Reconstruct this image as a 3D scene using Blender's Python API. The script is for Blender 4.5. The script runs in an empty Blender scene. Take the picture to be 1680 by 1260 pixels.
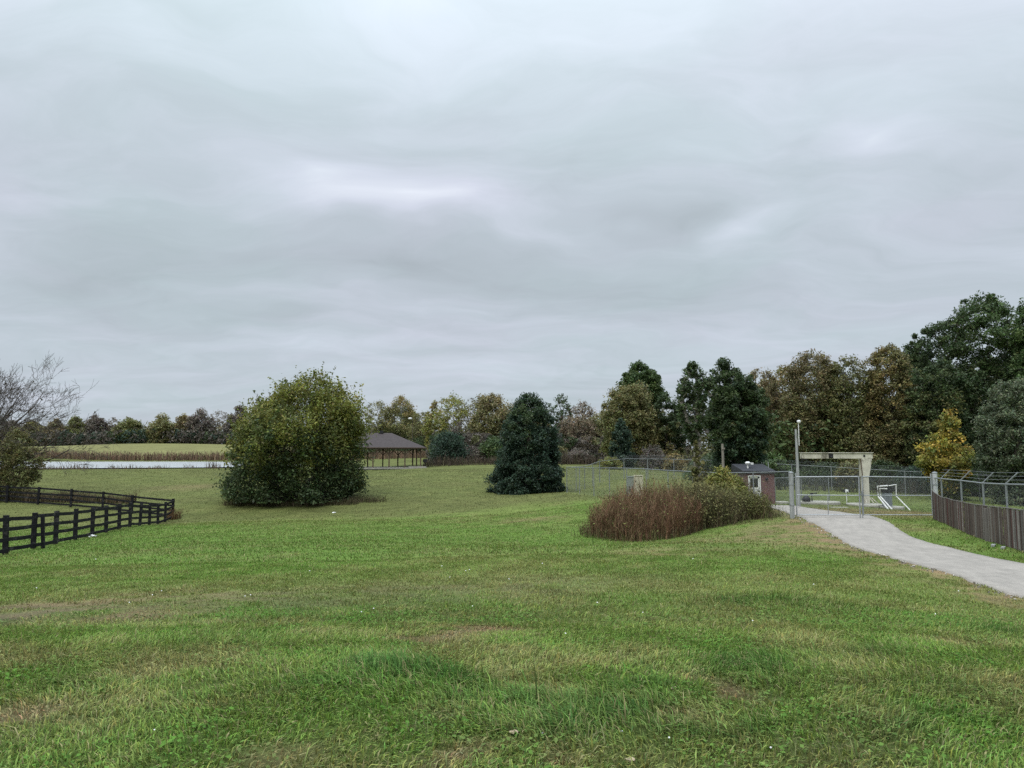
import bpy, math
import numpy as np

R = math.radians
rng = np.random.default_rng(7)
C = bpy.context.scene.collection
FPX, CX, CY, HOR, EYE = 1262.0, 840.0, 630.0, 745.0, 1.65
PITCH = math.atan((HOR - CY) / FPX)
cp, sp = math.cos(PITCH), math.sin(PITCH)


def P(x, y, D):
    """point at forward distance D along the sight line of photo position (x, y)"""
    u, v = (x - CX) / FPX, (CY - y) / FPX
    dy, dz = cp - v * sp, sp + v * cp
    return np.array([u * D / dy, D, EYE + dz * D / dy])


# ------------------------------------------------------------------ noise
def vnoise(x, y, seed=0):
    x = np.asarray(x, float); y = np.asarray(y, float)
    xi, yi = np.floor(x).astype(np.int64), np.floor(y).astype(np.int64)
    fx, fy = x - xi, y - yi
    fx, fy = fx * fx * (3 - 2 * fx), fy * fy * (3 - 2 * fy)

    def h(a, b):
        n = (a * 374761393 + b * 668265263 + seed * 144665237) & 0x7fffffff
        n = ((n ^ (n >> 13)) * 1274126177) & 0x7fffffff
        return ((n ^ (n >> 16)) & 0xffff) / 65535.0
    return (h(xi, yi) * (1 - fx) + h(xi + 1, yi) * fx) * (1 - fy) + (h(xi, yi + 1) * (1 - fx) + h(xi + 1, yi + 1) * fx) * fy


def fbm(x, y, seed=0, octv=4):
    s, a, t = 0, 0.5, 0
    for k in range(octv):
        s = s + a * vnoise(x * 2 ** k + 17.3 * k, y * 2 ** k - 9.1 * k, seed + k); t += a; a *= 0.5
    return s / t


def sstep(a, b, x):
    t = np.clip((x - a) / (b - a), 0, 1)
    return t * t * (3 - 2 * t)


# ------------------------------------------------------------------ terrain
px_ctrl = [
    (840, 1260, 4.05), (0, 1260, 4.05), (1680, 1260, 4.05), (0, 1100, 6.0), (840, 1100, 6.0), (1680, 1100, 6.1),
    (0, 1005, 10), (420, 1005, 10), (840, 1003, 10), (1260, 1000, 10.2), (1680, 1015, 10.6),
    (0, 952, 16), (420, 950, 15.5), (840, 950, 14.5), (1200, 935, 15.5),
    (9, 910, 28), (54, 900, 30.5), (151, 880, 37.7), (213, 865, 45), (283, 850, 57), (420, 895, 27), (840, 898, 25), (1200, 895, 21.5), (1300, 893, 23),
    (600, 862, 43), (840, 862, 40), (600, 846, 54), (840, 842, 50), (420, 858, 46), (930, 850, 42),
    (985, 880, 33), (1050, 889, 31), (1100, 882, 31.5), (1150, 872, 32.5), (1200, 862, 33), (1260, 853, 34),
    (1000, 838, 44), (1100, 832, 44),
    (11, 825, 62), (116, 832, 60), (168, 837, 59), (-150, 822, 62),
    (490, 830, 60), (380, 826, 61), (600, 825, 61), (860, 808, 68), (800, 800, 70),
    (150, 800, 76), (400, 790, 80), (700, 792, 75), (700, 772, 95), (640, 770, 110), (560, 770, 112), (850, 768, 98), (930, 768, 95),
    (60, 771.5, 100), (200, 771.5, 99), (380, 770.5, 98), (-150, 772, 102), (-400, 772, 104), (480, 769.5, 100),
    (700, 757, 125), (850, 757, 125), (1000, 761, 120), (620, 763, 122),
    (930, 808, 62), (984, 792, 74), (1106, 776, 90), (1150, 766, 108), (1047, 815, 53), (1150, 822, 49),
    (1300, 850, 34), (1530, 851, 34), (1360, 806, 66), (1486, 816, 62), (1280, 801, 68), (1230, 828, 55), (1420, 831, 49), (1345, 826, 50),
    (1460, 835, 48), (1580, 822, 58), (1680, 828, 57), (1800, 828, 57),
    (1345, 872, 28), (1400, 905, 21.7), (1480, 925, 18), (1560, 948, 15.2), (1680, 988, 12.5), (1455, 852, 34), (1490, 880, 26.6),
    (1550, 897, 23), (1620, 915, 20), (1680, 925, 18.2), (1600, 878, 26.5), (1680, 905, 21),
    (1290, 841, 39.4), (1270, 833, 46.6), (1370, 840, 40.5), (1310, 832, 46.4), (1270, 829, 49.6),
    (200, 752, 226), (60, 752, 226), (350, 752, 226), (450, 752, 226), (200, 738, 262), (60, 738, 262), (375, 738, 262),
    (200, 728, 310), (75, 732, 310), (-100, 733, 310), (375, 730, 310), (520, 735, 310),
]
ctrl = [tuple(P(*c)) for c in px_ctrl]
ctrl += [(0, 0, 0), (5, 2, 0), (-5, 2, 0), (0, -15, .2), (40, -15, -.3), (-40, -15, -.3), (9, 0, -.6), (8, -15, -.5), (30, 20, -1.2), (45, 40, -1.8),
         (-40, 28, -2.4), (-80, 30, -2.6), (60, 80, -1.5), (40, 100, -1.0), (90, 120, 0), (120, 60, -1), (0, 160, 1), (60, 180, 1),
         (-95, 160, -1.7), (-130, 160, -1.7), (-160, 170, -1.7), (-80, 130, -1.5), (-110, 130, -1.5), (-120, 200, -1.6), (-150, 210, -1.6), (-90, 205, -1.4),
         (-60, 160, -1.2), (-35, 185, 1.2), (-22, 180, 1.2), (-50, 190, 1.0), (-40, 140, -.6), (-22, 140, -.2), (-40, 230, 1.5), (-220, 160, .5), (-230, 250, 2),
         (-300, 100, 0), (-200, 20, -1.5), (0, 330, 4), (150, 300, 3), (-300, 400, 5), (0, 450, 4), (250, 150, 1), (250, -20, 0), (-250, -40, 0)]
ctrl = np.array(ctrl)
SC = 60.0


def phi(r2):
    return 0.5 * r2 * np.log(r2 + 1e-9)


_n = len(ctrl)
_p = ctrl[:, :2] / SC
_A = np.zeros((_n + 3, _n + 3))
_A[:_n, :_n] = phi(((_p[:, None] - _p[None]) ** 2).sum(-1)) + np.eye(_n) * 4e-4
_A[:_n, _n] = 1; _A[:_n, _n + 1:] = _p; _A[_n, :_n] = 1; _A[_n + 1:, :_n] = _p.T
_w = np.linalg.solve(_A, np.concatenate([ctrl[:, 2], [0, 0, 0]]))


def terrain(x, y):
    x = np.atleast_1d(np.asarray(x, float)); y = np.atleast_1d(np.asarray(y, float))
    out = np.empty(len(x))
    for a in range(0, len(x), 20000):
        xs, ys = x[a:a + 20000], y[a:a + 20000]
        q = np.stack([np.clip(xs, -400, 400), np.clip(ys, -60, 500)], 1) / SC
        d2 = ((q[:, None] - _p[None]) ** 2).sum(-1)
        z = phi(d2) @ _w[:_n] + _w[_n] + q @ _w[_n + 1:]
        rr = np.sqrt(xs ** 2 + ys ** 2)
        z = np.clip(z, -6, 14)
        w = sstep(330, 600, rr)
        out[a:a + 20000] = z * (1 - w) + 3.0 * w
    out += 0.05 * (fbm(x * .55, y * .55, 3, 3) - .5) * sstep(150, 60, y) * sstep(3.5, 6.0, np.hypot(x, y))
    return out


def tz(x, y):
    return float(terrain([x], [y])[0])


def ground_at(px, py):
    """where the sight line of a photo position meets the ground"""
    ds = np.concatenate([np.arange(2.5, 40, .1), np.arange(40, 330, .5)])
    pts = np.stack([P(px, py, d) for d in ds])
    zz = terrain(pts[:, 0], pts[:, 1])
    k = np.argmax(pts[:, 2] <= zz)
    return pts[k] if pts[k, 2] <= zz[k] else pts[-1]


# ------------------------------------------------------------------ materials
def newmat(name):
    m = bpy.data.materials.new(name); m.use_nodes = True
    nt = m.node_tree; nt.nodes.clear()
    out = nt.nodes.new('ShaderNodeOutputMaterial')
    return m, nt, nt.nodes, nt.links, out


def N(nt, typ, **kw):
    n = nt.nodes.new(typ)
    for k, v in kw.items():
        if k.startswith('_'):
            setattr(n, k[1:], v)
        else:
            n.inputs[k.replace('__', ' ')].default_value = v
    return n


def surf(name, col, rough=.7, metal=0.0, var=.25, scale=6.0, bump=.3, spot=None, spot_amt=.3, stretch=(1, 1, 1), spec=.3):
    """general weathered surface: two noises vary the colour, one drives bump"""
    m, nt, nd, lk, out = newmat(name)
    b = N(nt, 'ShaderNodeBsdfPrincipled', Roughness=rough, Metallic=metal)
    b.inputs['Specular IOR Level'].default_value = spec
    tc = N(nt, 'ShaderNodeTexCoord'); mp = N(nt, 'ShaderNodeMapping'); mp.inputs['Scale'].default_value = stretch
    lk.new(tc.outputs['Object'], mp.inputs['Vector'])
    n1 = N(nt, 'ShaderNodeTexNoise', Scale=scale, Detail=6.0, Roughness=.65); lk.new(mp.outputs[0], n1.inputs['Vector'])
    rp = N(nt, 'ShaderNodeMapRange'); rp.inputs[1].default_value = .3; rp.inputs[2].default_value = .7
    rp.inputs[3].default_value = 1 - var; rp.inputs[4].default_value = 1 + var
    lk.new(n1.outputs['Fac'], rp.inputs[0])
    mx = N(nt, 'ShaderNodeMix', _data_type='RGBA', _blend_type='MULTIPLY'); mx.inputs[0].default_value = 1
    mx.inputs[6].default_value = (*col, 1); lk.new(rp.outputs[0], mx.inputs[7])
    last = mx.outputs[2]
    if spot:
        n2 = N(nt, 'ShaderNodeTexNoise', Scale=scale * .45, Detail=8.0, Roughness=.7); lk.new(mp.outputs[0], n2.inputs['Vector'])
        r2 = N(nt, 'ShaderNodeMapRange'); r2.inputs[1].default_value = .62 - spot_amt * .3; r2.inputs[2].default_value = .72 - spot_amt * .3
        lk.new(n2.outputs['Fac'], r2.inputs[0])
        m2 = N(nt, 'ShaderNodeMix', _data_type='RGBA'); lk.new(r2.outputs[0], m2.inputs[0]); lk.new(last, m2.inputs[6]); m2.inputs[7].default_value = (*spot, 1)
        last = m2.outputs[2]
    lk.new(last, b.inputs['Base Color'])
    if bump:
        bp = N(nt, 'ShaderNodeBump', Strength=bump, Distance=.02); lk.new(n1.outputs['Fac'], bp.inputs['Height']); lk.new(bp.outputs[0], b.inputs['Normal'])
    lk.new(b.outputs[0], out.inputs[0])
    return m


def leafmat(name, transl=.3, rough=.6, spec=.25):
    m, nt, nd, lk, out = newmat(name)
    at = N(nt, 'ShaderNodeAttribute', _attribute_name='Col')
    b = N(nt, 'ShaderNodeBsdfPrincipled', Roughness=rough); b.inputs['Specular IOR Level'].default_value = spec
    t = N(nt, 'ShaderNodeBsdfTranslucent'); mx = N(nt, 'ShaderNodeMixShader'); mx.inputs[0].default_value = transl
    lk.new(at.outputs['Color'], b.inputs['Base Color']); lk.new(at.outputs['Color'], t.inputs['Color'])
    lk.new(b.outputs[0], mx.inputs[1]); lk.new(t.outputs[0], mx.inputs[2]); lk.new(mx.outputs[0], out.inputs[0])
    return m


M = {}
M['leaf'] = leafmat('leaf')
M['blade'] = leafmat('grass_blade', .25, .7, .12)
M['stalk'] = leafmat('stalk', .1, .8, .1)
M['bark'] = surf('bark', (.075, .062, .05), .9, var=.35, scale=9, stretch=(1, 1, .3))
M['palebark'] = surf('pale_bark', (.2, .18, .15), .9, var=.35, scale=9, stretch=(1, 1, .3))
M['blackwood'] = surf('black_painted_wood', (.011, .011, .013), .85, var=.4, scale=5, spot=(.06, .058, .055), spot_amt=.25, stretch=(1, 1, 2), spec=.15)
M['galv'] = surf('galvanised_steel', (.34, .355, .36), .5, .55, var=.15, scale=5, bump=.1)
M['dullgalv'] = surf('weathered_galvanised_steel', (.20, .215, .215), .6, .3, var=.15, scale=5, bump=.1)
M['postwood'] = surf('grey_weathered_wood', (.27, .28, .27), .85, var=.25, scale=5, stretch=(4, 4, .5), spot=(.11, .11, .10), spot_amt=.2)
M['picket'] = surf('brown_stained_wood', (.06, .047, .042), .85, var=.4, scale=4, stretch=(5, 5, .4), spot=(.055, .022, .02), spot_amt=.35)
M['picketgrey'] = surf('grey_bare_wood', (.12, .11, .1), .9, var=.3, scale=4, stretch=(5, 5, .4))
M['conc'] = surf('weathered_concrete', (.47, .45, .37), .9, var=.2, scale=3, spot=(.14, .13, .10), spot_amt=.25, stretch=(1, 1, .6))
M['slab'] = surf('concrete_slab', (.285, .275, .235), .9, var=.25, scale=3)
M['shingle'] = surf('brown_shingle', (.052, .043, .042), .9, var=.25, scale=3, stretch=(1, 1, 3))
M['darkroof'] = surf('charcoal_roofing', (.035, .037, .042), .85, var=.25, scale=4)
M['timber'] = surf('brown_timber', (.10, .07, .05), .85, var=.3, scale=6, stretch=(3, 3, .5))
M['white'] = surf('white_paint', (.62, .62, .6), .6, var=.12, scale=5, spot=(.35, .34, .31), spot_amt=.1)
M['glass'] = surf('dark_glass', (.012, .013, .015), .12, var=.05, bump=0, spec=.6)
M['black'] = surf('black_iron', (.015, .015, .016), .6, var=.2)
M['tan'] = surf('tan_enamel', (.40, .37, .26), .6, var=.1, scale=4, spot=(.25, .22, .15), spot_amt=.1)
M['greybox'] = surf('grey_green_enamel', (.2, .22, .19), .6, var=.1, scale=4)
M['stone'] = surf('tan_stone', (.36, .29, .2), .9, var=.25, scale=40)
M['litter'] = surf('white_paper', (.75, .75, .73), .8, var=.1, scale=30)
M['palepost'] = surf('pale_painted_post', (.42, .43, .43), .7, var=.15, scale=5, spot=(.2, .2, .2), spot_amt=.2)
M['grey'] = surf('grey_plastic', (.17, .19, .2), .6, var=.1)


def chainmat():
    m, nt, nd, lk, out = newmat('chain_link_wire')
    uv = N(nt, 'ShaderNodeUVMap'); sx = N(nt, 'ShaderNodeSeparateXYZ'); lk.new(uv.outputs[0], sx.inputs[0])

    def M2(op, a, b=None):
        n = nt.nodes.new('ShaderNodeMath'); n.operation = op
        for i, v in enumerate((a, b)):
            if v is None: continue
            if isinstance(v, (int, float)): n.inputs[i].default_value = v
            else: lk.new(v, n.inputs[i])
        return n.outputs[0]
    cell = .065
    s = M2('MULTIPLY', M2('ADD', sx.outputs[0], sx.outputs[1]), 1 / cell)
    d = M2('MULTIPLY', M2('SUBTRACT', sx.outputs[0], sx.outputs[1]), 1 / cell)
    a = M2('LESS_THAN', M2('FRACT', s), .055)
    b = M2('LESS_THAN', M2('FRACT', d), .055)
    f = M2('MAXIMUM', a, b)
    p = N(nt, 'ShaderNodeBsdfPrincipled', Roughness=.55, Metallic=.3); p.inputs['Base Color'].default_value = (.25, .27, .27, 1)
    t = N(nt, 'ShaderNodeBsdfTransparent'); mx = N(nt, 'ShaderNodeMixShader')
    lk.new(f, mx.inputs[0]); lk.new(t.outputs[0], mx.inputs[1]); lk.new(p.outputs[0], mx.inputs[2]); lk.new(mx.outputs[0], out.inputs[0])
    return m


def brickmat():
    m, nt, nd, lk, out = newmat('red_brick')
    tc = N(nt, 'ShaderNodeTexCoord'); mp = N(nt, 'ShaderNodeMapping'); mp.inputs['Rotation'].default_value = (R(90), 0, 0)
    lk.new(tc.outputs['Object'], mp.inputs['Vector'])
    br = N(nt, 'ShaderNodeTexBrick', Scale=1.0); lk.new(mp.outputs[0], br.inputs['Vector'])
    br.inputs['Color1'].default_value = (.13, .05, .045, 1); br.inputs['Color2'].default_value = (.09, .035, .035, 1); br.inputs['Mortar'].default_value = (.17, .13, .12, 1)
    br.inputs['Brick Width'].default_value = .215; br.inputs['Row Height'].default_value = .075; br.inputs['Mortar Size'].default_value = .008
    b = N(nt, 'ShaderNodeBsdfPrincipled', Roughness=.9); lk.new(br.outputs[0], b.inputs['Base Color']); lk.new(b.outputs[0], out.inputs[0])
    return m


M['chain'] = chainmat()
M['brick'] = brickmat()


# ------------------------------------------------------------------ object helpers
def tag(o, label=None, cat=None, group=None, kind=None):
    if label: o['label'] = label
    if cat: o['category'] = cat
    if group: o['group'] = group
    if kind: o['kind'] = kind
    return o


def empty(name, loc, label, cat, group=None):
    o = bpy.data.objects.new(name, None); C.objects.link(o)
    o.location = tuple(float(v) for v in loc); o.empty_display_size = .3
    return tag(o, label, cat, group)


def wloc(o):
    v = np.zeros(3)
    while o is not None:
        v = v + np.array(o.location); o = o.parent
    return v


def link_mesh(name, me, mat, parent=None, origin=None):
    o = bpy.data.objects.new(name, me); C.objects.link(o)
    if mat: me.materials.append(mat)
    if parent is not None: o.parent = parent
    elif origin is not None: o.location = tuple(float(v) for v in origin)
    return o


def np_mesh(name, V, F, mat, parent=None, origin=None, col=None, uv=None, smooth=False):
    """V (n,3) world positions; F = list of (m,k) index arrays (tris and quads); col per vertex"""
    V = np.asarray(V, np.float32)
    off = wloc(parent) if parent is not None else (np.asarray(origin) if origin is not None else np.zeros(3))
    V = V - off.astype(np.float32)
    me = bpy.data.meshes.new(name)
    F = [np.asarray(f, np.int32) for f in F if len(f)]
    nl = sum(f.size for f in F); nf = sum(len(f) for f in F)
    me.vertices.add(len(V)); me.vertices.foreach_set('co', V.ravel())
    me.loops.add(nl); me.polygons.add(nf)
    idx = np.concatenate([f.ravel() for f in F])
    tot = np.concatenate([np.full(len(f), f.shape[1], np.int32) for f in F])
    st = np.concatenate([[0], np.cumsum(tot)[:-1]]).astype(np.int32)
    me.loops.foreach_set('vertex_index', idx); me.polygons.foreach_set('loop_start', st)
    try: me.polygons.foreach_set('loop_total', tot)
    except Exception: pass
    if col is not None:
        a = me.color_attributes.new('Col', 'FLOAT_COLOR', 'POINT')
        c4 = np.ones((len(V), 4), np.float32); c4[:, :3] = col; a.data.foreach_set('color', c4.ravel())
    if uv is not None:
        u = me.uv_layers.new(name='UVMap'); u.data.foreach_set('uv', np.asarray(uv, np.float32)[idx].ravel())
    if smooth: me.polygons.foreach_set('use_smooth', np.ones(nf, bool))
    me.update(calc_edges=True); me.validate()
    return link_mesh(name, me, mat, parent, origin)


class MB:
    def __init__(s): s.v = []; s.f = []

    def add(s, vs, fs):
        k = len(s.v); s.v += [tuple(float(c) for c in v) for v in vs]; s.f += [tuple(i + k for i in f) for f in fs]; return s

    def box(s, c, size, rz=0.0, tilt=0.0, taper=1.0):
        c = np.asarray(c, float); x, y, z = np.asarray(size, float) / 2
        cr, sr = math.cos(rz), math.sin(rz); vs = []
        for zz, k in ((-z, 1.0), (z, taper)):
            for a, b in ((-x, -y), (x, -y), (x, y), (-x, y)):
                a2, b2 = a * k, b * k + 0.0
                a2 += tilt * (zz + z)
                vs.append((c[0] + a2 * cr - b2 * sr, c[1] + a2 * sr + b2 * cr, c[2] + zz))
        return s.add(vs, [(3, 2, 1, 0), (4, 5, 6, 7), (0, 1, 5, 4), (1, 2, 6, 5), (2, 3, 7, 6), (3, 0, 4, 7)])

    def bar(s, p, q, w, h, up=(0, 0, 1)):
        """rectangular bar from p to q: w sideways, h along up"""
        p, q = np.asarray(p, float), np.asarray(q, float); d = q - p; d /= np.linalg.norm(d)
        a = np.cross(d, up); n = np.linalg.norm(a); a = a / n if n > 1e-6 else np.array([1., 0, 0]); b = np.cross(a, d)
        vs = [e + a * sx * w / 2 + b * sy * h / 2 for e in (p, q) for sx, sy in ((-1, -1), (1, -1), (1, 1), (-1, 1))]
        return s.add(vs, [(0, 1, 2, 3), (7, 6, 5, 4), (1, 0, 4, 5), (2, 1, 5, 6), (3, 2, 6, 7), (0, 3, 7, 4)])

    def tube(s, pts, r, n=8, r1=None, caps=True):
        pts = [np.asarray(p, float) for p in pts]; k = len(pts); vs = []; fs = []
        for i, p in enumerate(pts):
            d = pts[min(i + 1, k - 1)] - pts[max(i - 1, 0)]; d /= np.linalg.norm(d)
            a = np.cross(d, (0.31, 0.2, 1) if abs(d[2]) < .9 else (1, 0, 0)); a /= np.linalg.norm(a); b = np.cross(d, a)
            rr = r if r1 is None else r + (r1 - r) * i / (k - 1)
            for j in range(n):
                t = 2 * math.pi * j / n; vs.append(p + rr * (a * math.cos(t) + b * math.sin(t)))
        for i in range(k - 1):
            for j in range(n):
                fs.append((i * n + j, i * n + (j + 1) % n, (i + 1) * n + (j + 1) % n, (i + 1) * n + j))
        if caps: fs += [tuple(range(n))[::-1], tuple(range((k - 1) * n, k * n))]
        return s.add(vs, fs)

    def lathe(s, c, prof, n=20, sx=1.0, sy=1.0):
        c = np.asarray(c, float); vs = []; fs = []
        for r, z in prof:
            for j in range(n):
                t = 2 * math.pi * j / n; vs.append((c[0] + r * sx * math.cos(t), c[1] + r * sy * math.sin(t), c[2] + z))
        for i in range(len(prof) - 1):
            for j in range(n): fs.append((i * n + j, i * n + (j + 1) % n, (i + 1) * n + (j + 1) % n, (i + 1) * n + j))
        fs += [tuple(range(n))[::-1], tuple(range((len(prof) - 1) * n, len(prof) * n))]
        return s.add(vs, fs)

    def build(s, name, mat, parent=None, origin=None, bevel=0.0, smooth=False):
        off = wloc(parent) if parent is not None else (np.asarray(origin, float) if origin is not None else np.zeros(3))
        me = bpy.data.meshes.new(name)
        me.from_pydata([tuple(np.asarray(v) - off) for v in s.v], [], s.f); me.update()
        if smooth: me.polygons.foreach_set('use_smooth', np.ones(len(me.polygons), bool))
        o = link_mesh(name, me, mat, parent, origin)
        if bevel:
            b = o.modifiers.new('edge', 'BEVEL'); b.width = bevel; b.segments = 2; b.limit_method = 'ANGLE'
        return o


# ------------------------------------------------------------------ lawn colour (the grass's own dry, bare and lush patches)
LUSH = np.array([.099, .163, .030]); MIDG = np.array([.134, .164, .044]); OLIVE = np.array([.175, .172, .062])
DARK = np.array([.055, .115, .026]); DRY = np.array([.205, .145, .080]); SOIL = np.array([.130, .115, .065])
spots = []


def spot(px, py, wx, hy, kind, amt):
    a, b, c = ground_at(px, py), ground_at(px, py - hy), ground_at(px, py + hy)
    spots.append((a[0], a[1], wx / FPX * a[1], max(.15, (b[1] - c[1]) / 2), kind, amt))


for s_ in [(40, 1005, 110, 20, 'soil', .95), (230, 985, 170, 16, 'dry', .6), (260, 1010, 60, 10, 'dry', .8), (420, 985, 220, 20, 'soil', .35), (700, 970, 260, 20, 'soil', .4), (930, 955, 160, 14, 'soil', .3),
           (760, 1038, 65, 11, 'dry', .95), (680, 1055, 50, 9, 'dry', .75), (1160, 1150, 70, 22, 'dry', .8), (1120, 1130, 60, 15, 'dry', .5), (40, 1180, 60, 22, 'dry', .8), (90, 1200, 60, 15, 'dry', .5),
           (150, 1150, 60, 12, 'dry', .45), (700, 1180, 40, 12, 'dry', .6), (800, 1240, 70, 14, 'dry', .7), (905, 1250, 50, 12, 'dry', .8), (1310, 1235, 110, 16, 'dry', .5), (1370, 1080, 100, 18, 'dry', .25),
           (1230, 885, 150, 12, 'dry', .65), (1310, 870, 60, 18, 'dry', .7), (1130, 905, 90, 9, 'dry', .4), (1600, 1060, 80, 10, 'dry', .5), (1650, 1020, 60, 10, 'dry', .4), (1100, 1105, 50, 8, 'dry', .35),
           (420, 1250, 70, 10, 'dry', .6), (540, 1240, 40, 10, 'dry', .4), (330, 1175, 50, 10, 'dry', .4), (1480, 820 + 20, 60, 8, 'dry', .5), (1500, 865, 45, 9, 'dry', .4),
           (600, 1110, 80, 28, 'dark', 1.0), (700, 1125, 110, 26, 'dark', .9), (860, 1165, 120, 22, 'dark', .8), (1010, 1185, 110, 26, 'dark', .95), (1220, 1100, 90, 20, 'dark', .8), (1640, 1040, 60, 12, 'dark', .7),
           (420, 1145, 70, 14, 'dark', .6), (90, 1130, 90, 18, 'dark', .4), (60, 1190, 60, 8, 'dark', .2), (1180, 1215, 80, 18, 'dark', .6), (1330, 990, 90, 9, 'dark', .4), (1240, 985, 60, 8, 'dark', .5), (1500, 1190, 120, 22, 'dark', .5), (1430, 1075, 50, 9, 'dark', .5),
           (350, 1050, 120, 14, 'dark', .25), (1590, 1130, 120, 22, 'dark', .3),
           (870, 853, 60, 4, 'dry', .6), (120, 940, 90, 8, 'dry', .3), (250, 905, 60, 6, 'dry', .25), (300, 1100, 120, 20, 'dry', .15), (300, 800, 60, 4, 'dry', .5), (1050, 905, 60, 6, 'dry', .35)]:
    spot(*s_)

# road edges: photo positions with their distances
RL = [ground_at(*q) for q in ((1680, 983), (1637, 969), (1589, 953), (1554, 940), (1501, 926), (1447, 911), (1406, 899), (1375, 884), (1344, 864), (1318, 851), (1290, 841), (1262, 833))]
RL = [np.array([7.2, -16, 0]), np.array([7.4, -4, 0]), np.array([7.9, 5, 0])] + RL
RR = [ground_at(*q) for q in ((1680, 927), (1613, 914), (1566, 903), (1518, 890), (1494, 881), (1472, 868), (1456, 857), (1436, 849.5), (1400, 844), (1370, 840), (1310, 832), (1262, 829))]
RR = [np.array([11.0, -16, 0]), np.array([11.1, -2, 0]), np.array([11.4, 8, 0]), np.array([11.9, 14.5, 0])] + RR


def resample(pts, n):
    pts = np.array([p[:2] for p in pts])
    # smooth by Catmull-Rom then even spacing
    q = []
    e = np.vstack([2 * pts[0] - pts[1], pts, 2 * pts[-1] - pts[-2]])
    for i in range(1, len(e) - 2):
        for t in np.linspace(0, 1, 12, endpoint=False):
            q.append(.5 * ((2 * e[i]) + (-e[i - 1] + e[i + 1]) * t + (2 * e[i - 1] - 5 * e[i] + 4 * e[i + 1] - e[i + 2]) * t * t + (-e[i - 1] + 3 * e[i] - 3 * e[i + 1] + e[i + 2]) * t ** 3))
    q.append(pts[-1]); q = np.array(q)
    s = np.concatenate([[0], np.cumsum(np.linalg.norm(np.diff(q, axis=0), axis=1))])
    u = np.linspace(0, s[-1], n)
    return np.stack([np.interp(u, s, q[:, 0]), np.interp(u, s, q[:, 1])], 1)


NR = 220
rl, rr_ = resample(RL, NR), resample(RR, NR)
wob = (fbm(np.arange(NR) * .35, np.zeros(NR), 50, 3) - .5) * .2
rl[:, 0] += wob
road_poly = np.vstack([rl, rr_[::-1]])


def inside(poly, x, y):
    r = np.zeros(len(x), bool); j = len(poly) - 1
    for i in range(len(poly)):
        xi, yi, xj, yj = *poly[i], *poly[j]
        if yi != yj:
            r ^= ((yi > y) != (yj > y)) & (x < (xj - xi) * (y - yi) / (yj - yi) + xi)
        j = i
    return r


def road_edge_dist(x, y):
    d = np.full(len(x), 1e9)
    for p in np.vstack([rl[::2]]): d = np.minimum(d, (x - p[0]) ** 2 + (y - p[1]) ** 2)
    return np.sqrt(d)


def lawn(x, y):
    """-> colour (n,3) and grass length factor (n,)"""
    x = np.asarray(x, float); y = np.asarray(y, float)
    n1, n2, n3 = fbm(x * .22, y * .22, 11), fbm(x * 1.1, y * .9, 21), fbm(x * 3.1, y * 3.1, 31, 3)
    far = sstep(49, 54.5, y + (n1 - .5) * 7 + (n2 - .5) * 4 - .06 * (x + 8))
    c = MIDG + (LUSH - MIDG) * sstep(.35, .65, n1)[:, None]
    swale = np.exp(-((y - 33) / 15) ** 2) * .9
    c = c + (LUSH - c) * swale[:, None]
    c = c + (OLIVE - c) * (sstep(.45, .75, n2) * .55 * (1 - .6 * swale))[:, None]
    c = c + (np.array([.102, .110, .036]) * (.72 + .56 * n2)[:, None] * (.8 + .4 * n1)[:, None] - c) * (far * .85)[:, None]
    nr = sstep(11, 6, y + x * .35) * sstep(.3, .6, n1 * .5 + n3 * .5)
    c = c + (np.array([.19, .178, .07]) - c) * (nr * .65 * sstep(.3, .7, n2))[:, None]
    L = np.full(len(x), 1.0) * (.75 + .5 * n2)
    wx, wy = x + (n3 - .5) * .5 + (n2 - .5) * 1.0, y + (n3 - .5) * .5 + (n2 - .5) * 1.0
    for (sx, sy, rx, ry, kind, amt) in spots:
        q = np.exp(-(((wx - sx) / rx) ** 2 + ((wy - sy) / ry) ** 2) * 1.1)
        q = np.clip(q * ((.3 + 1.3 * sstep(.32, .68, n3)) if kind != 'dark' else (.8 + .6 * n3)), 0, 1) * amt
        tc = {'dry': DRY, 'soil': SOIL, 'dark': DARK}[kind]
        c = c + (tc - c) * q[:, None]
        L = L * (1 + (1.15 if kind == 'dark' else -.5) * q)
    e = road_edge_dist(x, y)
    q = np.exp(-(e / (.55 + .9 * n2)) ** 2) * (.95 * sstep(.35, .65, n3) + .12) * (x < 13)
    c = c + (DRY - c) * np.clip(q, 0, .95)[:, None]; L = L * (1 - .6 * np.clip(q, 0, 1))
    enc = sstep(40, 47, y) * sstep(4, 8, x) * sstep(70, 60, y)
    c = c + (np.array([.105, .135, .042]) - c) * (enc * .7)[:, None]
    dq = np.exp(-(((x - 18.5) / 7) ** 2 + ((y - 40) / 5.5) ** 2)) * (.4 + .8 * n2)
    c = c + (DRY * [.95, .95, .9] - c) * np.clip(dq, 0, .7)[:, None]
    hill = sstep(222, 250, y)
    c = c + (np.array([.175, .168, .068]) * (.75 + .5 * n1)[:, None] - c) * (hill * .85)[:, None]
    return c, L


# ------------------------------------------------------------------ ground sheet
def axis(breaks):
    v = []
    for (a, b, st) in breaks: v += list(np.arange(a, b, st))
    return np.array(v + [breaks[-1][1]])


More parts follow.
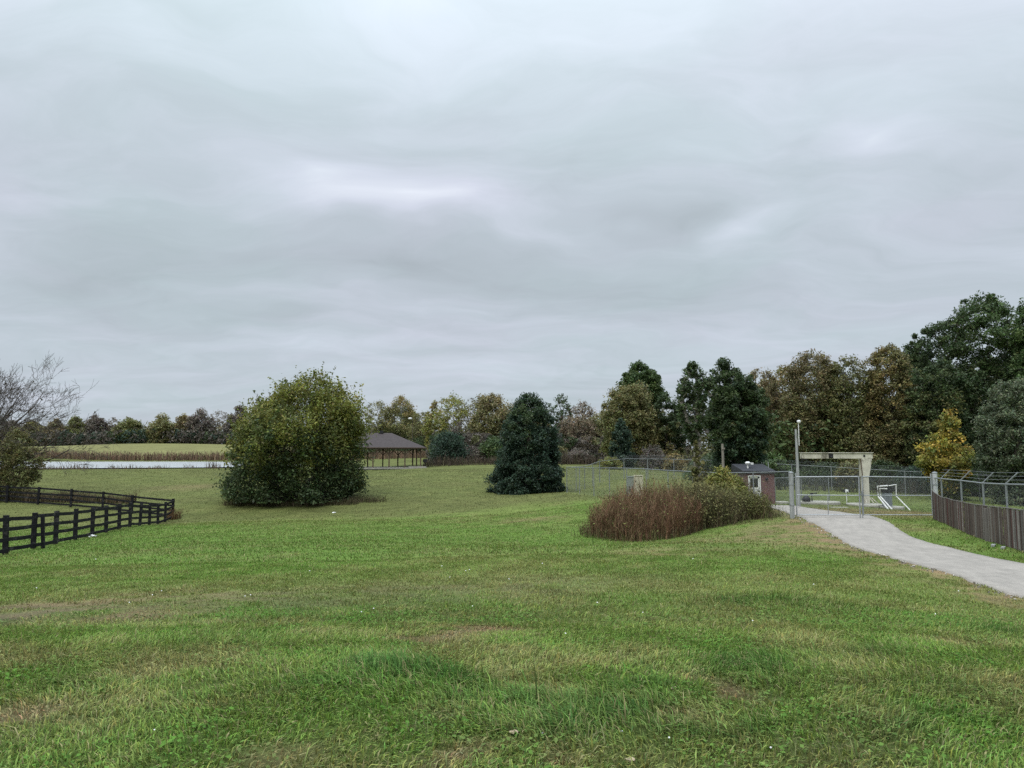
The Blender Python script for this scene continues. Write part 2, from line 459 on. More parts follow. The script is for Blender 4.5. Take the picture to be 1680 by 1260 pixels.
ay = axis([(-2500, -60, 400), (-60, -4, 4), (-4, 3, .8), (3, 20, .3), (20, 45, .45), (45, 80, .8), (80, 130, 1.6), (130, 330, 4), (330, 600, 18), (600, 3000, 300)])
ax1 = axis([(0, 12, .3), (12, 26, .45), (26, 60, 1.2), (60, 200, 4), (200, 450, 18), (450, 2800, 300)])
ax_ = np.concatenate([-ax1[:0:-1], ax1])
gx, gy = np.meshgrid(ax_, ay)
gz = terrain(gx.ravel(), gy.ravel())
nx, ny = len(ax_), len(ay)
ii = (np.arange(ny - 1)[:, None] * nx + np.arange(nx - 1)[None]).ravel()
gF = np.stack([ii, ii + 1, ii + nx + 1, ii + nx], 1)
gcol, _ = lawn(gx.ravel(), gy.ravel())
gcol *= (1 - .45 * sstep(14, 8, np.hypot(gx.ravel(), gy.ravel())))[:, None]  # thatch colour darkened near the camera as painted shade between the modelled blades

m, nt, nd, lk, out = newmat('lawn_ground')
at = N(nt, 'ShaderNodeAttribute', _attribute_name='Col'); tc = N(nt, 'ShaderNodeTexCoord')
n1 = N(nt, 'ShaderNodeTexNoise', Scale=7.0, Detail=8.0, Roughness=.75); n2 = N(nt, 'ShaderNodeTexNoise', Scale=.9, Detail=9.0, Roughness=.72); n3 = N(nt, 'ShaderNodeTexNoise', Scale=45.0, Detail=4.0)
mpg = N(nt, 'ShaderNodeMapping'); mpg.inputs['Scale'].default_value = (.55, 1, 1); lk.new(tc.outputs['Object'], mpg.inputs['Vector'])
for n_ in (n1, n3): lk.new(tc.outputs['Object'], n_.inputs['Vector'])
lk.new(mpg.outputs[0], n2.inputs['Vector'])


def maprange(src, a, b, c, d):
    r = N(nt, 'ShaderNodeMapRange'); r.inputs[1].default_value = a; r.inputs[2].default_value = b; r.inputs[3].default_value = c; r.inputs[4].default_value = d
    lk.new(src, r.inputs[0]); return r.outputs[0]


def mulcol(a, b):
    x_ = N(nt, 'ShaderNodeMix', _data_type='RGBA', _blend_type='MULTIPLY'); x_.inputs[0].default_value = 1; lk.new(a, x_.inputs[6]); lk.new(b, x_.inputs[7]); return x_.outputs[2]


c1 = mulcol(at.outputs['Color'], maprange(n1.outputs['Fac'], .3, .7, .6, 1.3))
c1 = mulcol(c1, maprange(n2.outputs['Fac'], .32, .68, .72, 1.25))
c1 = mulcol(c1, maprange(n3.outputs['Fac'], .3, .7, .7, 1.25))
b_ = N(nt, 'ShaderNodeBsdfPrincipled', Roughness=.95); b_.inputs['Specular IOR Level'].default_value = .1
lk.new(c1, b_.inputs['Base Color'])
bp = N(nt, 'ShaderNodeBump', Strength=.6, Distance=.08); lk.new(n1.outputs['Fac'], bp.inputs['Height']); lk.new(bp.outputs[0], b_.inputs['Normal'])
lk.new(b_.outputs[0], out.inputs[0]); M['ground'] = m
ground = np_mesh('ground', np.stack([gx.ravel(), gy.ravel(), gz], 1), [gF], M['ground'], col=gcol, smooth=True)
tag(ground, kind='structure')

# ------------------------------------------------------------------ road
m, nt, nd, lk, out = newmat('pale_gravel_asphalt')
tc = N(nt, 'ShaderNodeTexCoord'); uv = N(nt, 'ShaderNodeUVMap')
na = N(nt, 'ShaderNodeTexNoise', Scale=55.0, Detail=5.0, Roughness=.8); lk.new(tc.outputs['Object'], na.inputs['Vector'])
mpr = N(nt, 'ShaderNodeMapping'); mpr.inputs['Scale'].default_value = (5, .35, 1); lk.new(uv.outputs[0], mpr.inputs['Vector'])
nb = N(nt, 'ShaderNodeTexNoise', Scale=1.6, Detail=6.0, Roughness=.65); lk.new(mpr.outputs[0], nb.inputs['Vector'])
nc = N(nt, 'ShaderNodeTexNoise', Scale=2.2, Detail=9.0, Roughness=.8); lk.new(tc.outputs['Object'], nc.inputs['Vector'])
base = N(nt, 'ShaderNodeRGB'); base.outputs[0].default_value = (.252, .229, .198, 1)
c1 = mulcol(base.outputs[0], maprange(na.outputs['Fac'], .3, .7, .6, 1.38))
c1 = mulcol(c1, maprange(nb.outputs['Fac'], .3, .7, .84, 1.12))
c1 = mulcol(c1, maprange(nc.outputs['Fac'], .3, .7, .78, 1.2))
b_ = N(nt, 'ShaderNodeBsdfPrincipled', Roughness=.9); lk.new(c1, b_.inputs['Base Color'])
bp = N(nt, 'ShaderNodeBump', Strength=.5, Distance=.01); lk.new(na.outputs['Fac'], bp.inputs['Height']); lk.new(bp.outputs[0], b_.inputs['Normal'])
lk.new(b_.outputs[0], out.inputs[0]); M['road'] = m
K = 13
tt = np.linspace(0, 1, K)
rx = rl[:, None, 0] * (1 - tt) + rr_[:, None, 0] * tt; ry = rl[:, None, 1] * (1 - tt) + rr_[:, None, 1] * tt
jit = (fbm(np.arange(NR) * .9, np.full(NR, 4.), 61, 3) - .5) * .14
rx[:, 0] += jit; rx[:, -1] += jit[::-1] * .6
rz = terrain(rx.ravel(), ry.ravel()).reshape(NR, K) + .035 + .02 * (1 - (2 * tt - 1) ** 2)
sk = np.stack([np.stack([rx[:, 0] - .05, ry[:, 0], rz[:, 0] - .12], 1), np.stack([rx[:, -1] + .05, ry[:, -1], rz[:, -1] - .12], 1)], 1)
RV = np.concatenate([sk[:, :1], np.stack([rx, ry, rz], 2), sk[:, 1:]], 1)
kk = K + 2
ri = (np.arange(NR - 1)[:, None] * kk + np.arange(kk - 1)[None]).ravel()
sl = np.concatenate([[0], np.cumsum(np.linalg.norm(np.diff((rl + rr_) / 2, axis=0), axis=1))])
ruv = np.stack(np.broadcast_arrays(np.concatenate([[-.02], tt, [1.02]])[None] * 3.9 / 3.9, sl[:, None]), 2).reshape(-1, 2)
road = np_mesh('road', RV.reshape(-1, 3), [np.stack([ri, ri + 1, ri + kk + 1, ri + kk], 1)], M['road'], uv=ruv, smooth=True)
tag(road, kind='structure')

# ------------------------------------------------------------------ pond
m, nt, nd, lk, out = newmat('pond_water')
tc = N(nt, 'ShaderNodeTexCoord'); nw = N(nt, 'ShaderNodeTexNoise', Scale=1.2, Detail=4.0); lk.new(tc.outputs['Object'], nw.inputs['Vector'])
b_ = N(nt, 'ShaderNodeBsdfPrincipled', Roughness=.3); b_.inputs['Base Color'].default_value = (.30, .31, .31, 1); b_.inputs['IOR'].default_value = 1.33
bp = N(nt, 'ShaderNodeBump', Strength=.7, Distance=.2); lk.new(nw.outputs['Fac'], bp.inputs['Height']); lk.new(bp.outputs[0], b_.inputs['Normal']); lk.new(b_.outputs[0], out.inputs[0]); M['water'] = m
th = np.linspace(0, 2 * np.pi, 96, endpoint=False)
pr = 1 + .1 * np.sin(3 * th + 1) + .05 * np.sin(7 * th)
PONDZ = -.45
pv = np.stack([-118 + 90 * np.cos(th) * pr, 162 + 66 * np.sin(th) * pr, np.full(96, PONDZ)], 1)
o = MB(); o.add(pv, [tuple(range(96))]); pond = o.build('pond', M['water']); tag(pond, kind='structure')


# ------------------------------------------------------------------ grass blades
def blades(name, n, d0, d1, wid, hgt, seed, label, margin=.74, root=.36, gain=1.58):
    g = np.random.default_rng(seed)
    y = np.sqrt(d0 ** 2 + (d1 ** 2 - d0 ** 2) * g.random(n)); x = (g.random(n) * 2 - 1) * (margin * y + 2.4)
    c, L = lawn(x, y)
    dens = np.clip(.55 + (fbm(x * 4, y * 4, 77, 2) - .35) * 1.6, .15, 1) * np.clip(.35 + .65 * L, .3, 1)
    dryness = np.clip((c[:, 0] - c[:, 1] * .85) / .06, 0, 1)
    keep = (g.random(n) < dens * (1 - .35 * dryness)) & ~inside(road_poly, x, y)
    x, y, c, L = x[keep], y[keep], c[keep], L[keep]; n = len(x)
    z = terrain(x, y) - .01
    h = hgt * L * (.45 + .9 * g.random(n) ** 1.6) * (1 + 1.0 * (g.random(n) < .012))
    az = fbm(x * .8, y * .8, 91, 2) * 9 + g.normal(0, 1.0, n); lean = np.clip(np.abs(g.normal(.75, .45, n)), .1, 1.7)
    w = wid * (.6 + .8 * g.random(n))
    d = np.stack([np.cos(az), np.sin(az)], 1)
    fa = g.random(n) * 6.283; wv = np.stack([np.cos(fa), np.sin(fa), np.zeros(n)], 1) * (w / 2)[:, None]
    b0 = np.stack([x, y, z], 1)
    mid = b0 + np.stack([d[:, 0] * h * .32 * lean, d[:, 1] * h * .32 * lean, h * .62 / np.sqrt(1 + .35 * lean ** 2)], 1)
    tip = b0 + np.stack([d[:, 0] * h * .95 * lean, d[:, 1] * h * .95 * lean, h * np.clip(1 - .38 * lean, .2, 1)], 1)
    V = np.stack([b0 - wv, b0 + wv, mid + wv * .8, mid - wv * .8, tip], 1).reshape(-1, 3)
    k = np.arange(n)[:, None] * 5
    pale = (g.random(n) < .11)[:, None]
    jit = (.58 + .84 * g.random((n, 1))) * (1 + .12 * g.normal(size=(n, 3)) * [1, .5, .6])
    cc = c * jit * gain
    cc = np.where(pale, np.array([.30, .28, .13]) * (.7 + .5 * g.random((n, 1))), cc)
    col = np.stack([cc * root, cc * root, cc, cc, cc * 1.2], 1).reshape(-1, 3)  # roots darkened in the vertex colour to paint in self-shadowing, tips lightened
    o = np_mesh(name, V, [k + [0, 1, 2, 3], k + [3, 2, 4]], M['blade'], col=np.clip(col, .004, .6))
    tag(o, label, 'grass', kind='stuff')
    return o


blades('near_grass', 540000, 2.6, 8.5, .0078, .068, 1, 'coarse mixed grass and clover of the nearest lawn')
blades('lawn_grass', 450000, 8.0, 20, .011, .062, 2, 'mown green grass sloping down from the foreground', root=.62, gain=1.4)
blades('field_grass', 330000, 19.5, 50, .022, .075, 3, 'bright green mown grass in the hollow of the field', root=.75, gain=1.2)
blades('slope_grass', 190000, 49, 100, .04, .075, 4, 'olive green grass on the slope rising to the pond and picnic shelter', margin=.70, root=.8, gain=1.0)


g = np.random.default_rng(311); n_ = 42000
y_ = np.sqrt(2.8 ** 2 + (10.5 ** 2 - 2.8 ** 2) * g.random(n_)); x_ = (g.random(n_) * 2 - 1) * (.74 * y_ + 1.2)
k_ = (fbm(x_ * 1.7, y_ * 1.7, 140, 3) > .56) & ~inside(road_poly, x_, y_); x_, y_ = x_[k_], y_[k_]
c_, _l = lawn(x_, y_); hgt_ = terrain(x_, y_) + .012 + .035 * g.random(len(x_))
WEED_PTS = (np.stack([x_, y_, hgt_], 1), c_ * [.75, 1.05, .8] * (.7 + .7 * g.random((len(x_), 1))))

# ------------------------------------------------------------------ trees
PROF = {
    'round': [(.12, .25), (.25, .7), (.45, 1), (.7, .9), (.88, .55), (1, .12)],
    'bushy': [(0, .8), (.15, 1), (.5, 1), (.75, .78), (.9, .45), (1, .1)],
    'cone': [(0, .8), (.12, 1), (.4, .85), (.7, .6), (.9, .33), (1, .06)],
    'vase': [(.25, .2), (.45, .55), (.7, 1), (.88, .85), (1, .3)],
    'high': [(.34, .3), (.45, .85), (.65, 1), (.85, .8), (1, .2)],
    'broad': [(0, .85), (.3, 1), (.65, 1), (.85, .86), (.95, .62), (1, .38)],
    'dome': [(0, .85), (.3, 1), (.6, .95), (.82, .7), (1, .25)],
}
PAL = {
    'dkgreen': [(.033, .049, .020), (.045, .064, .024), (.026, .040, .018)],
    'bluegreen': [(.023, .041, .026), (.033, .053, .032), (.019, .033, .022)],
    'midgreen': [(.045, .072, .024), (.060, .085, .026), (.033, .055, .022)],
    'olive': [(.082, .088, .030), (.068, .076, .028), (.100, .098, .034)],
    'yelgreen': [(.120, .125, .030), (.085, .098, .028), (.150, .135, .035)],
    'bush': [(.075, .085, .020), (.105, .11, .022), (.050, .062, .020), (.14, .135, .028)],
    'brown': [(.116, .098, .050), (.100, .088, .046), (.128, .104, .048)],
    'greybrown': [(.085, .074, .060), (.10, .085, .066), (.070, .062, .052)],
    'olivebrown': [(.105, .099, .041), (.116, .104, .042), (.083, .087, .036)],
    'orange': [(.150, .112, .040), (.125, .100, .038), (.100, .088, .036)],
    'gold': [(.30, .22, .035), (.19, .185, .04), (.10, .12, .03), (.065, .09, .025), (.27, .165, .04)],
    'redbrown': [(.122, .094, .060), (.105, .086, .056), (.09, .077, .052)],
    'willow': [(.070, .088, .050), (.085, .098, .056), (.055, .072, .042)],
}


def tubes_np(p0, p1, r0, r1, n=5):
    d = p1 - p0; d /= np.linalg.norm(d, axis=1)[:, None] + 1e-9
    ref = np.where(np.abs(d[:, 2:3]) < .9, np.array([[0, 0, 1.]]), np.array([[1., 0, 0]]))
    a = np.cross(d, ref); a /= np.linalg.norm(a, axis=1)[:, None]; b = np.cross(d, a)
    t = np.arange(n) * 2 * np.pi / n
    ring = a[:, None] * np.cos(t)[None, :, None] + b[:, None] * np.sin(t)[None, :, None]
    V = np.concatenate([p0[:, None] + ring * r0[:, None, None], p1[:, None] + ring * r1[:, None, None]], 1).reshape(-1, 3)
    k = (np.arange(len(p0)) * 2 * n)[:, None, None]; j = np.arange(n)
    F = np.stack([j, (j + 1) % n, n + (j + 1) % n, n + j], 1)[None] + k
    return V, F.reshape(-1, 4)


def skeleton(g, base, tips, th, lean, step, wander=.12):
    """join crown points to a trunk, nearest neighbour first -> nodes, parents"""
    nt_ = 8
    top = base + np.array([lean[0], lean[1], th])
    tr = [base + (top - base) * t + np.array([g.normal(0, .02 * th), g.normal(0, .02 * th), 0]) * (t > 0) for t in np.linspace(0, 1, nt_)]
    pos = list(tr); par = [-1] + list(range(nt_ - 1))
    ax = base + (top - base) * np.clip((tips[:, 2:3] - base[2]) / max(th, .1), 0, 1)
    order = np.argsort(np.linalg.norm(tips - ax, axis=1) + .15 * (tips[:, 2] - base[2]))
    isend = [False] * nt_
    for i in order:
        q = tips[i]; A = np.array(pos[1:])
        dv = q - A; dist = np.linalg.norm(dv, axis=1)
        cost = dist * (1 + .9 * np.clip(-dv[:, 2] / (dist + 1e-6), 0, 1)) - .12 * np.abs(A[:, 2] - base[2]) * 0
        k = int(np.argmin(cost)) + 1; s = pos[k]; L = dist[k - 1]
        m_ = int(np.clip(L / step, 1, 6)); last = k
        for t in range(1, m_ + 1):
            f = t / m_
            p = s + (q - s) * f + (g.normal(0, wander * L / m_, 3) if t < m_ else 0); p[2] += (-.05 * L * math.sin(math.pi * f)) if t < m_ else 0
            pos.append(p); par.append(last); isend.append(t == m_); last = len(pos) - 1
    return np.array(pos), np.array(par), np.array(isend)


def radii(par, rt, rtip, ex=2.3):
    n = len(par); acc = np.zeros(n)
    has = np.zeros(n, bool); has[par[par >= 0]] = True
    acc[~has] = 1.0
    for i in range(n - 1, 0, -1): acc[par[i]] += acc[i]
    r = rtip * acc ** (1 / ex)
    s = rt / r[0]
    return np.clip(rtip + (r - rtip) * max(s, .2), rtip, rt * 1.3)


def leaf_mesh(g, cen, size, jitter, aspect=1.7, droop=.2):
    n = len(cen)
    nrm = g.normal(size=(n, 3)); nrm[:, 2] = np.abs(nrm[:, 2]) + droop; nrm /= np.linalg.norm(nrm, axis=1)[:, None]
    a = np.cross(nrm, g.normal(size=(n, 3))); a /= np.linalg.norm(a, axis=1)[:, None]; b = np.cross(nrm, a)
    s = size * (1 - jitter + 2 * jitter * g.random(n))[:, None] / 2
    V = np.stack([cen - a * s * aspect, cen - b * s * .75 + nrm * s * .2, cen + a * s * aspect, cen + b * s * .75 + nrm * s * .2], 1).reshape(-1, 3)
    k = np.arange(n)[:, None] * 4
    return V, k + [0, 1, 2, 3]


_WV, _WF = leaf_mesh(np.random.default_rng(5), WEED_PTS[0], .024, .5, 1.15, 1.6)
tag(np_mesh('lawn_weeds', _WV, [_WF], M['blade'], col=np.repeat(WEED_PTS[1], 4, 0)), 'round leaved clover and weeds among the near grass', 'weeds', kind='stuff')
_tid = [100]


def tree(name, label, cat, group, px, D, top, hw, prof, pal, ncl=90, nlf=60, leaf=.3, trunk=.25, th=.6, bark='bark', xoff=None, basepy=None, squash=1.0, clump=.17, lean=(0, 0), tipr=.014, inner=.35, accent=None, acc_dir=None, sparse=0.0, crown='crown', bright=1.0, shoots=0, lumpy=.28, seed=None):
    _tid[0] += 1; sd = seed or _tid[0]; g = np.random.default_rng(sd); ncl = int(ncl * 1.5); clump *= 1.22
    bp_ = P(px, HOR + 50, D); X = bp_[0]; bz = tz(X, D)
    H = P(px, top, D)[2] - bz; W = hw / FPX * D
    base = np.array([X, D, bz - .05]); pr_ = PROF[prof] if isinstance(prof, str) else prof
    ts = np.array([p[0] for p in pr_]); ws = np.array([p[1] for p in pr_]); offs = np.array([p[2] if len(p) > 2 else 0 for p in pr_])
    tg = np.linspace(ts[0], 1, 200); wg = np.interp(tg, ts, ws)
    pdf = (wg + .05) ** 1.7; cdf = np.cumsum(pdf) / pdf.sum()
    t = np.interp(g.random(ncl), cdf, tg); ph = g.random(ncl) * 2 * np.pi
    lump = 1 - lumpy * .5 + lumpy * (fbm(ph * 1.3 + sd, t * 5, sd, 2) - .5) * 2.2 + lumpy * .3
    rad = np.interp(t, ts, ws) * W * (inner + (1 - inner) * g.random(ncl) ** .45) * lump
    rad = np.maximum(rad - W * clump * .6, 0)
    ox = np.interp(t, ts, offs) * W
    top_in = 1 - .5 * clump * W / H
    tips = np.stack([X + ox + rad * np.cos(ph), D + rad * np.sin(ph) * squash, bz + t * H * top_in], 1)
    root = empty(name, (X, D, bz), label, cat, group)
    pos, par, end = skeleton(g, base, tips, H * th, lean, max(.5, H * .07))
    r = radii(par, trunk, tipr)
    k = np.arange(1, len(pos))
    V, F = tubes_np(pos[par[k]], pos[k], r[par[k]] * .97, r[k])
    np_mesh('trunk' if trunk > .09 else 'stem', V, [F], M[bark], root, smooth=True)
    # leaves round every branch end, thinner outward
    cl = np.where(end)[0]; cen = pos[cl]
    cr = W * clump * (.5 + .9 * g.random(len(cl)))
    npc = np.maximum(3, (nlf * 1.35 * (.5 + g.random(len(cl))) * (1 - sparse * (g.random(len(cl)) < .5))).astype(int))
    idx = np.repeat(np.arange(len(cl)), npc)
    dirs = g.normal(size=(len(idx), 3)); dirs /= np.linalg.norm(dirs, axis=1)[:, None]
    lp = cen[idx] + dirs * (cr[idx] * g.random(len(idx)) ** .6)[:, None] * [1, 1, .85]
    lp[:, 2] = np.maximum(lp[:, 2], bz + .03)
    if shoots:
        up_ = np.where((cen[:, 2] > bz + H * .3) & (np.linalg.norm(cen[:, :2] - base[:2], axis=1) > W * .3) | (cen[:, 2] > bz + H * .75))[0]
        si = up_[g.integers(0, len(up_), shoots)]; sd_ = g.normal(0, .35, (shoots, 3)); sd_[:, 2] = 1; sd_ *= (.5 + .9 * g.random((shoots, 1)))
        f_ = g.random((shoots, 14, 1)); o0 = (cen[si] + (cen[si] - (base + [0, 0, H * .4])) / H * cr[si][:, None])[:, None]
        sp_ = (o0 + sd_[:, None] * f_ * 1.0 + g.normal(0, .07, (shoots, 14, 3))).reshape(-1, 3)
        lp = np.concatenate([lp, sp_]); idx = np.concatenate([idx, np.repeat(si, 14)])
    pc = np.array(PAL[pal]); w = g.random((len(cl), len(pc))) ** 3; w /= w.sum(1)[:, None]; cc = w @ pc
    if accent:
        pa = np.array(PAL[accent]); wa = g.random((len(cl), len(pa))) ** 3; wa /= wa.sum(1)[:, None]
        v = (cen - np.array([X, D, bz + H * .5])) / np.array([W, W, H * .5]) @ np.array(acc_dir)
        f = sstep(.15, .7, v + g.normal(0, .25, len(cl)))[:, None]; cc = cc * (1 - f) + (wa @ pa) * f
    cc = cc * 1.6 * bright * (.78 + .44 * g.random((len(cl), 1)))
    col = cc[idx] * (.65 + .7 * g.random((len(idx), 1))) * (1 + .08 * g.normal(size=(len(idx), 3)))
    LV, LF = leaf_mesh(g, lp, leaf * .72, .4)
    np_mesh(crown, LV, [LF], M['leaf'], root, col=np.clip(np.repeat(col, 4, 0), .004, .8))
    return root


# --- far line beyond the pond
G1 = 'trees of the far line beyond the pond'
for spec in [
    (-70, 24, 690, 'greybrown', 'grey brown tree of the far line beyond the left frame edge'),
    (-25, 26, 688, 'olive', 'olive tree of the far line hidden by the bare tree trunk'),
    (12, 26, 687, 'greybrown', 'grey brown tree of the far line behind the left half of the bare tree'),
    (48, 24, 689, 'olivebrown', 'dull tree of the far line behind the right half of the bare tree'),
    (86, 22, 686, 'brown', 'low brown tree just right of the bare tree twigs, beyond the pond'),
    (120, 22, 683, 'olive', 'olive tree second to the right of the bare tree in the far line'),
    (152, 22, 680, 'greybrown', 'grey tree just left of the thin pale bare tree in the far line'),
    (207, 29, 684, 'olive', 'rounded olive tree standing alone between two sky notches of the far line'),
    (262, 25, 679, 'olivebrown', 'dark broad tree right of the rounded olive one beyond the pond'),
    (297, 20, 678, 'brown', 'brown tree left of the tallest twiggy tree of the far line'),
    (326, 27, 668, 'greybrown', 'tallest twiggy grey tree in the middle of the far line'),
    (388, 24, 664, 'greybrown', 'grey twiggy tree right at the left edge of the big green bush'),
    (425, 26, 660, 'brown', 'brown tree of the far line peeping over the left shoulder of the big bush'),
]:
    sp_ = .35 if spec[3] in ('greybrown', 'brown') else .25
    tree('far_tree', spec[4], 'tree', G1, spec[0], 322 + (spec[0] * 7) % 13, spec[2], spec[1], 'dome', spec[3], ncl=130, nlf=50 if sp_ < .5 else 36, leaf=.7, bright=1.25, inner=.15, trunk=.22, th=.5, bark='palebark' if spec[3] == 'greybrown' else 'bark', sparse=sp_, clump=.2, tipr=.05)  # leaf colours lightened to paint in aerial haze over the far line
for (x_, hw_, tp_, lb) in [(181, 10, 684, 'thin pale bare tree filling the notch in the far line'), (355, 18, 672, 'bare pinkish grey tree right of the tallest twiggy tree')]:
    tree('bare_tree', lb, 'tree', G1, x_, 333, tp_, hw_ * 1.2, 'vase', 'redbrown', ncl=110, nlf=8, leaf=.35, trunk=.22, th=.5, bark='palebark', clump=.12, tipr=.05)

# --- middle wood behind the picnic shelter
G2 = 'trees of the wood behind the picnic shelter'
mid = [
    ('tree', 618, 196, 655, 24, 'vase', 'olivebrown', 60, 22, .32, 'palebark', .6, 'sparse pale-limbed tree right behind the big bush, over the shelter roof', None),
    ('tree', 655, 200, 647, 40, 'round', 'olive', 130, 60, .34, 'palebark', .25, 'broad olive tree with a rusty top straight over the picnic shelter roof', 'orange'),
    ('tree', 712, 150, 655, 20, 'round', 'yelgreen', 60, 40, .32, 'palebark', .4, 'narrow yellowish tree left of the pale forked tree', 'orange'),
    ('tree', 741, 138, 645, 33, 'vase', 'yelgreen', 110, 18, .28, 'palebark', .6, 'open forked tree with pale limbs and thin yellow green leaves', None),
    ('tree', 776, 152, 649, 22, 'vase', 'greybrown', 90, 8, .28, 'palebark', .7, 'nearly leafless tree right of the pale forked tree', None),
    ('tree', 806, 138, 644, 40, 'broad', 'olivebrown', 140, 60, .34, 'bark', .2, 'russet topped tree left of the dark evergreen', 'brown'),
    ('tree', 852, 150, 652, 26, 'vase', 'greybrown', 100, 10, .28, 'palebark', .6, 'twiggy tree half hidden behind the top of the dark evergreen', None),
    ('tree', 880, 146, 668, 24, 'broad', 'brown', 80, 35, .32, 'bark', .4, 'brown tree hidden by the right flank of the dark evergreen', None),
    ('tree', 921, 138, 644, 20, 'vase', 'dkgreen', 55, 16, .30, 'bark', .6, 'dark open-branched tree just right of the dark evergreen', None),
    ('tree', 955, 140, 655, 27, 'vase', 'redbrown', 120, 12, .26, 'bark', .6, 'bare reddish tree left of the tall green topped tree', None),
    ('tree', 948, 134, 680, 34, 'broad', 'redbrown', 120, 40, .28, 'bark', .3, 'rusty brown shrubby tree below the bare reddish one', None),
    ('tree', 985, 136, 672, 22, 'broad', 'olivebrown', 80, 40, .3, 'bark', .3, 'low olive brown tree at the foot of the tall green topped tree', None),
    ('tree', 690, 190, 675, 24, 'broad', 'olivebrown', 80, 40, .32, 'bark', .3, 'low olive tree in the gap right of the shelter roof peak', None),
]
for (nm, px, D, tp, hw, pf, pl, nc_, nl_, lf, bk, sp_, lb, ac) in mid:
    tree('woodland_tree', lb, 'tree', G2, px, D, tp, hw * 1.12, pf, pl, ncl=int(nc_ * 1.7), nlf=nl_ * .85, leaf=lf, trunk=.25, th=.5, bark=bk, sparse=sp_, accent=ac, acc_dir=(.2, -.2, .9) if ac else None, tipr=.03, bright=1.25)  # bright lifts these crowns too, aerial haze put into the leaf colour
G3 = 'low shrubs at the edge of the wood'
for (px, D, tp, hw, pl, lb) in [
    (735, 118, 705, 38, 'bluegreen', 'wide dark blue green shrub at the wood edge right of the picnic shelter'),
    (683, 188, 713, 40, 'dkgreen', 'dark green shrub behind the right end of the picnic shelter roof'),
    (620, 192, 708, 50, 'dkgreen', 'dark shrub behind the picnic shelter, mostly hidden by the big bush'),
    (778, 120, 730, 26, 'greybrown', 'brown twiggy shrub between the dark blue green shrub and the green one'),
    (810, 120, 718, 30, 'midgreen', 'leafy green shrub at the left foot of the dark evergreen'),
    (905, 118, 728, 30, 'olivebrown', 'brown green shrub right of the dark evergreen foot'),
    (950, 116, 735, 30, 'greybrown', 'tangled brown shrub behind the chain link corner'),
    (755, 130, 690, 30, 'greybrown', 'greyish twig shrub above the dark blue green shrub'),
]:
    tree('shrub', lb, 'shrub', G3, px, D, tp, hw, 'dome', pl, ncl=90, nlf=45 if pl != 'greybrown' else 22, leaf=.26, trunk=.08, th=.35, clump=.22, tipr=.025)

# --- right-middle trees behind the enclosure
G4 = 'trees behind the fenced enclosure'
tree('woodland_tree', 'tall tree with a dark green top rising over the olive brown tree', 'tree', G4, 1052, 112, 593, 40, [(.3, .3), (.5, .7), (.72, 1), (.9, .9), (1, .3)], 'midgreen', 200, 90, .28, trunk=.35, th=.7, tipr=.02)
tree('woodland_tree', 'round olive brown tree under the dark green topped one', 'tree', G4, 1034, 104, 627, 50, 'broad', 'olivebrown', 330, 60, .26, trunk=.3, th=.5, bright=1.1, accent='olive', acc_dir=(-.6, -.3, -.5))
tree('conifer', 'dark blue green conifer at the foot of the olive brown tree', 'conifer', G4, 1020, 98, 682, 26, 'cone', 'bluegreen', 110, 60, .22, trunk=.15, th=.8)
tree('woodland_tree', 'dark tree in the gap between the olive brown tree and the forked tree', 'tree', G4, 1095, 104, 640, 34, 'bushy', 'dkgreen', 150, 60, .28, trunk=.25, th=.55, accent='olivebrown', acc_dir=(-.4, -.3, -.7))
tree('shrub', 'orange leaved low shrub behind the enclosure fence', 'shrub', G4, 1107, 94, 742, 26, 'dome', 'orange', 60, 40, .2, trunk=.06, th=.4)
tree('shrub', 'grey leafless shrub left of the orange shrub', 'shrub', G4, 1072, 96, 728, 26, 'dome', 'greybrown', 80, 18, .2, trunk=.06, th=.4)
tree('shrub', 'yellow green weed shrub at the left end of the back fence', 'shrub', G4, 1003, 94, 748, 22, 'dome', 'yelgreen', 50, 40, .18, trunk=.05, th=.4)
tree('shrub', 'dark shrub under the dense dark green tree', 'shrub', G4, 1165, 80, 745, 36, 'dome', 'dkgreen', 80, 50, .2, trunk=.07, th=.4)
tree('shrub', 'green shrub between the dense dark tree and the brick hut', 'shrub', G4, 1262, 72, 742, 40, 'dome', 'midgreen', 100, 60, .2, trunk=.07, th=.4)

# --- forked tree and dense tree
tree('forked_tree', 'slender forked tree with grey trunk rising out of the thicket', 'tree', None, 1138, 41, 592, 38, [(.46, .3, .1), (.55, .6, 0), (.68, .85, -.1), (.82, 1, 0), (.93, .7, .1), (1, .25, .05)], 'dkgreen', 170, 34, .15, lumpy=.45, trunk=.2, th=.66, bark='palebark', sparse=.7, clump=.15, lean=(.3, 0), tipr=.014)
tree('dense_tree', 'dense dark green tree right of the slender forked tree', 'tree', None, 1212, 60, 590, 54, [(.14, .5), (.25, .85), (.5, 1), (.72, .95, -.03), (.86, .78, -.12), (.95, .5, -.3), (1, .25, -.35)], 'dkgreen', 270, 85, .2, lumpy=.42, trunk=.25, th=.6, clump=.15, tipr=.012, accent='bluegreen', acc_dir=(0, -.3, -.7))
tree('vine_bush', 'leafy brown vine mass climbing the slender forked trunk', 'vine', None, 1143, 40.6, 722, 9, 'dome', 'olivebrown', 50, 40, .13, trunk=.05, th=.8, clump=.3)

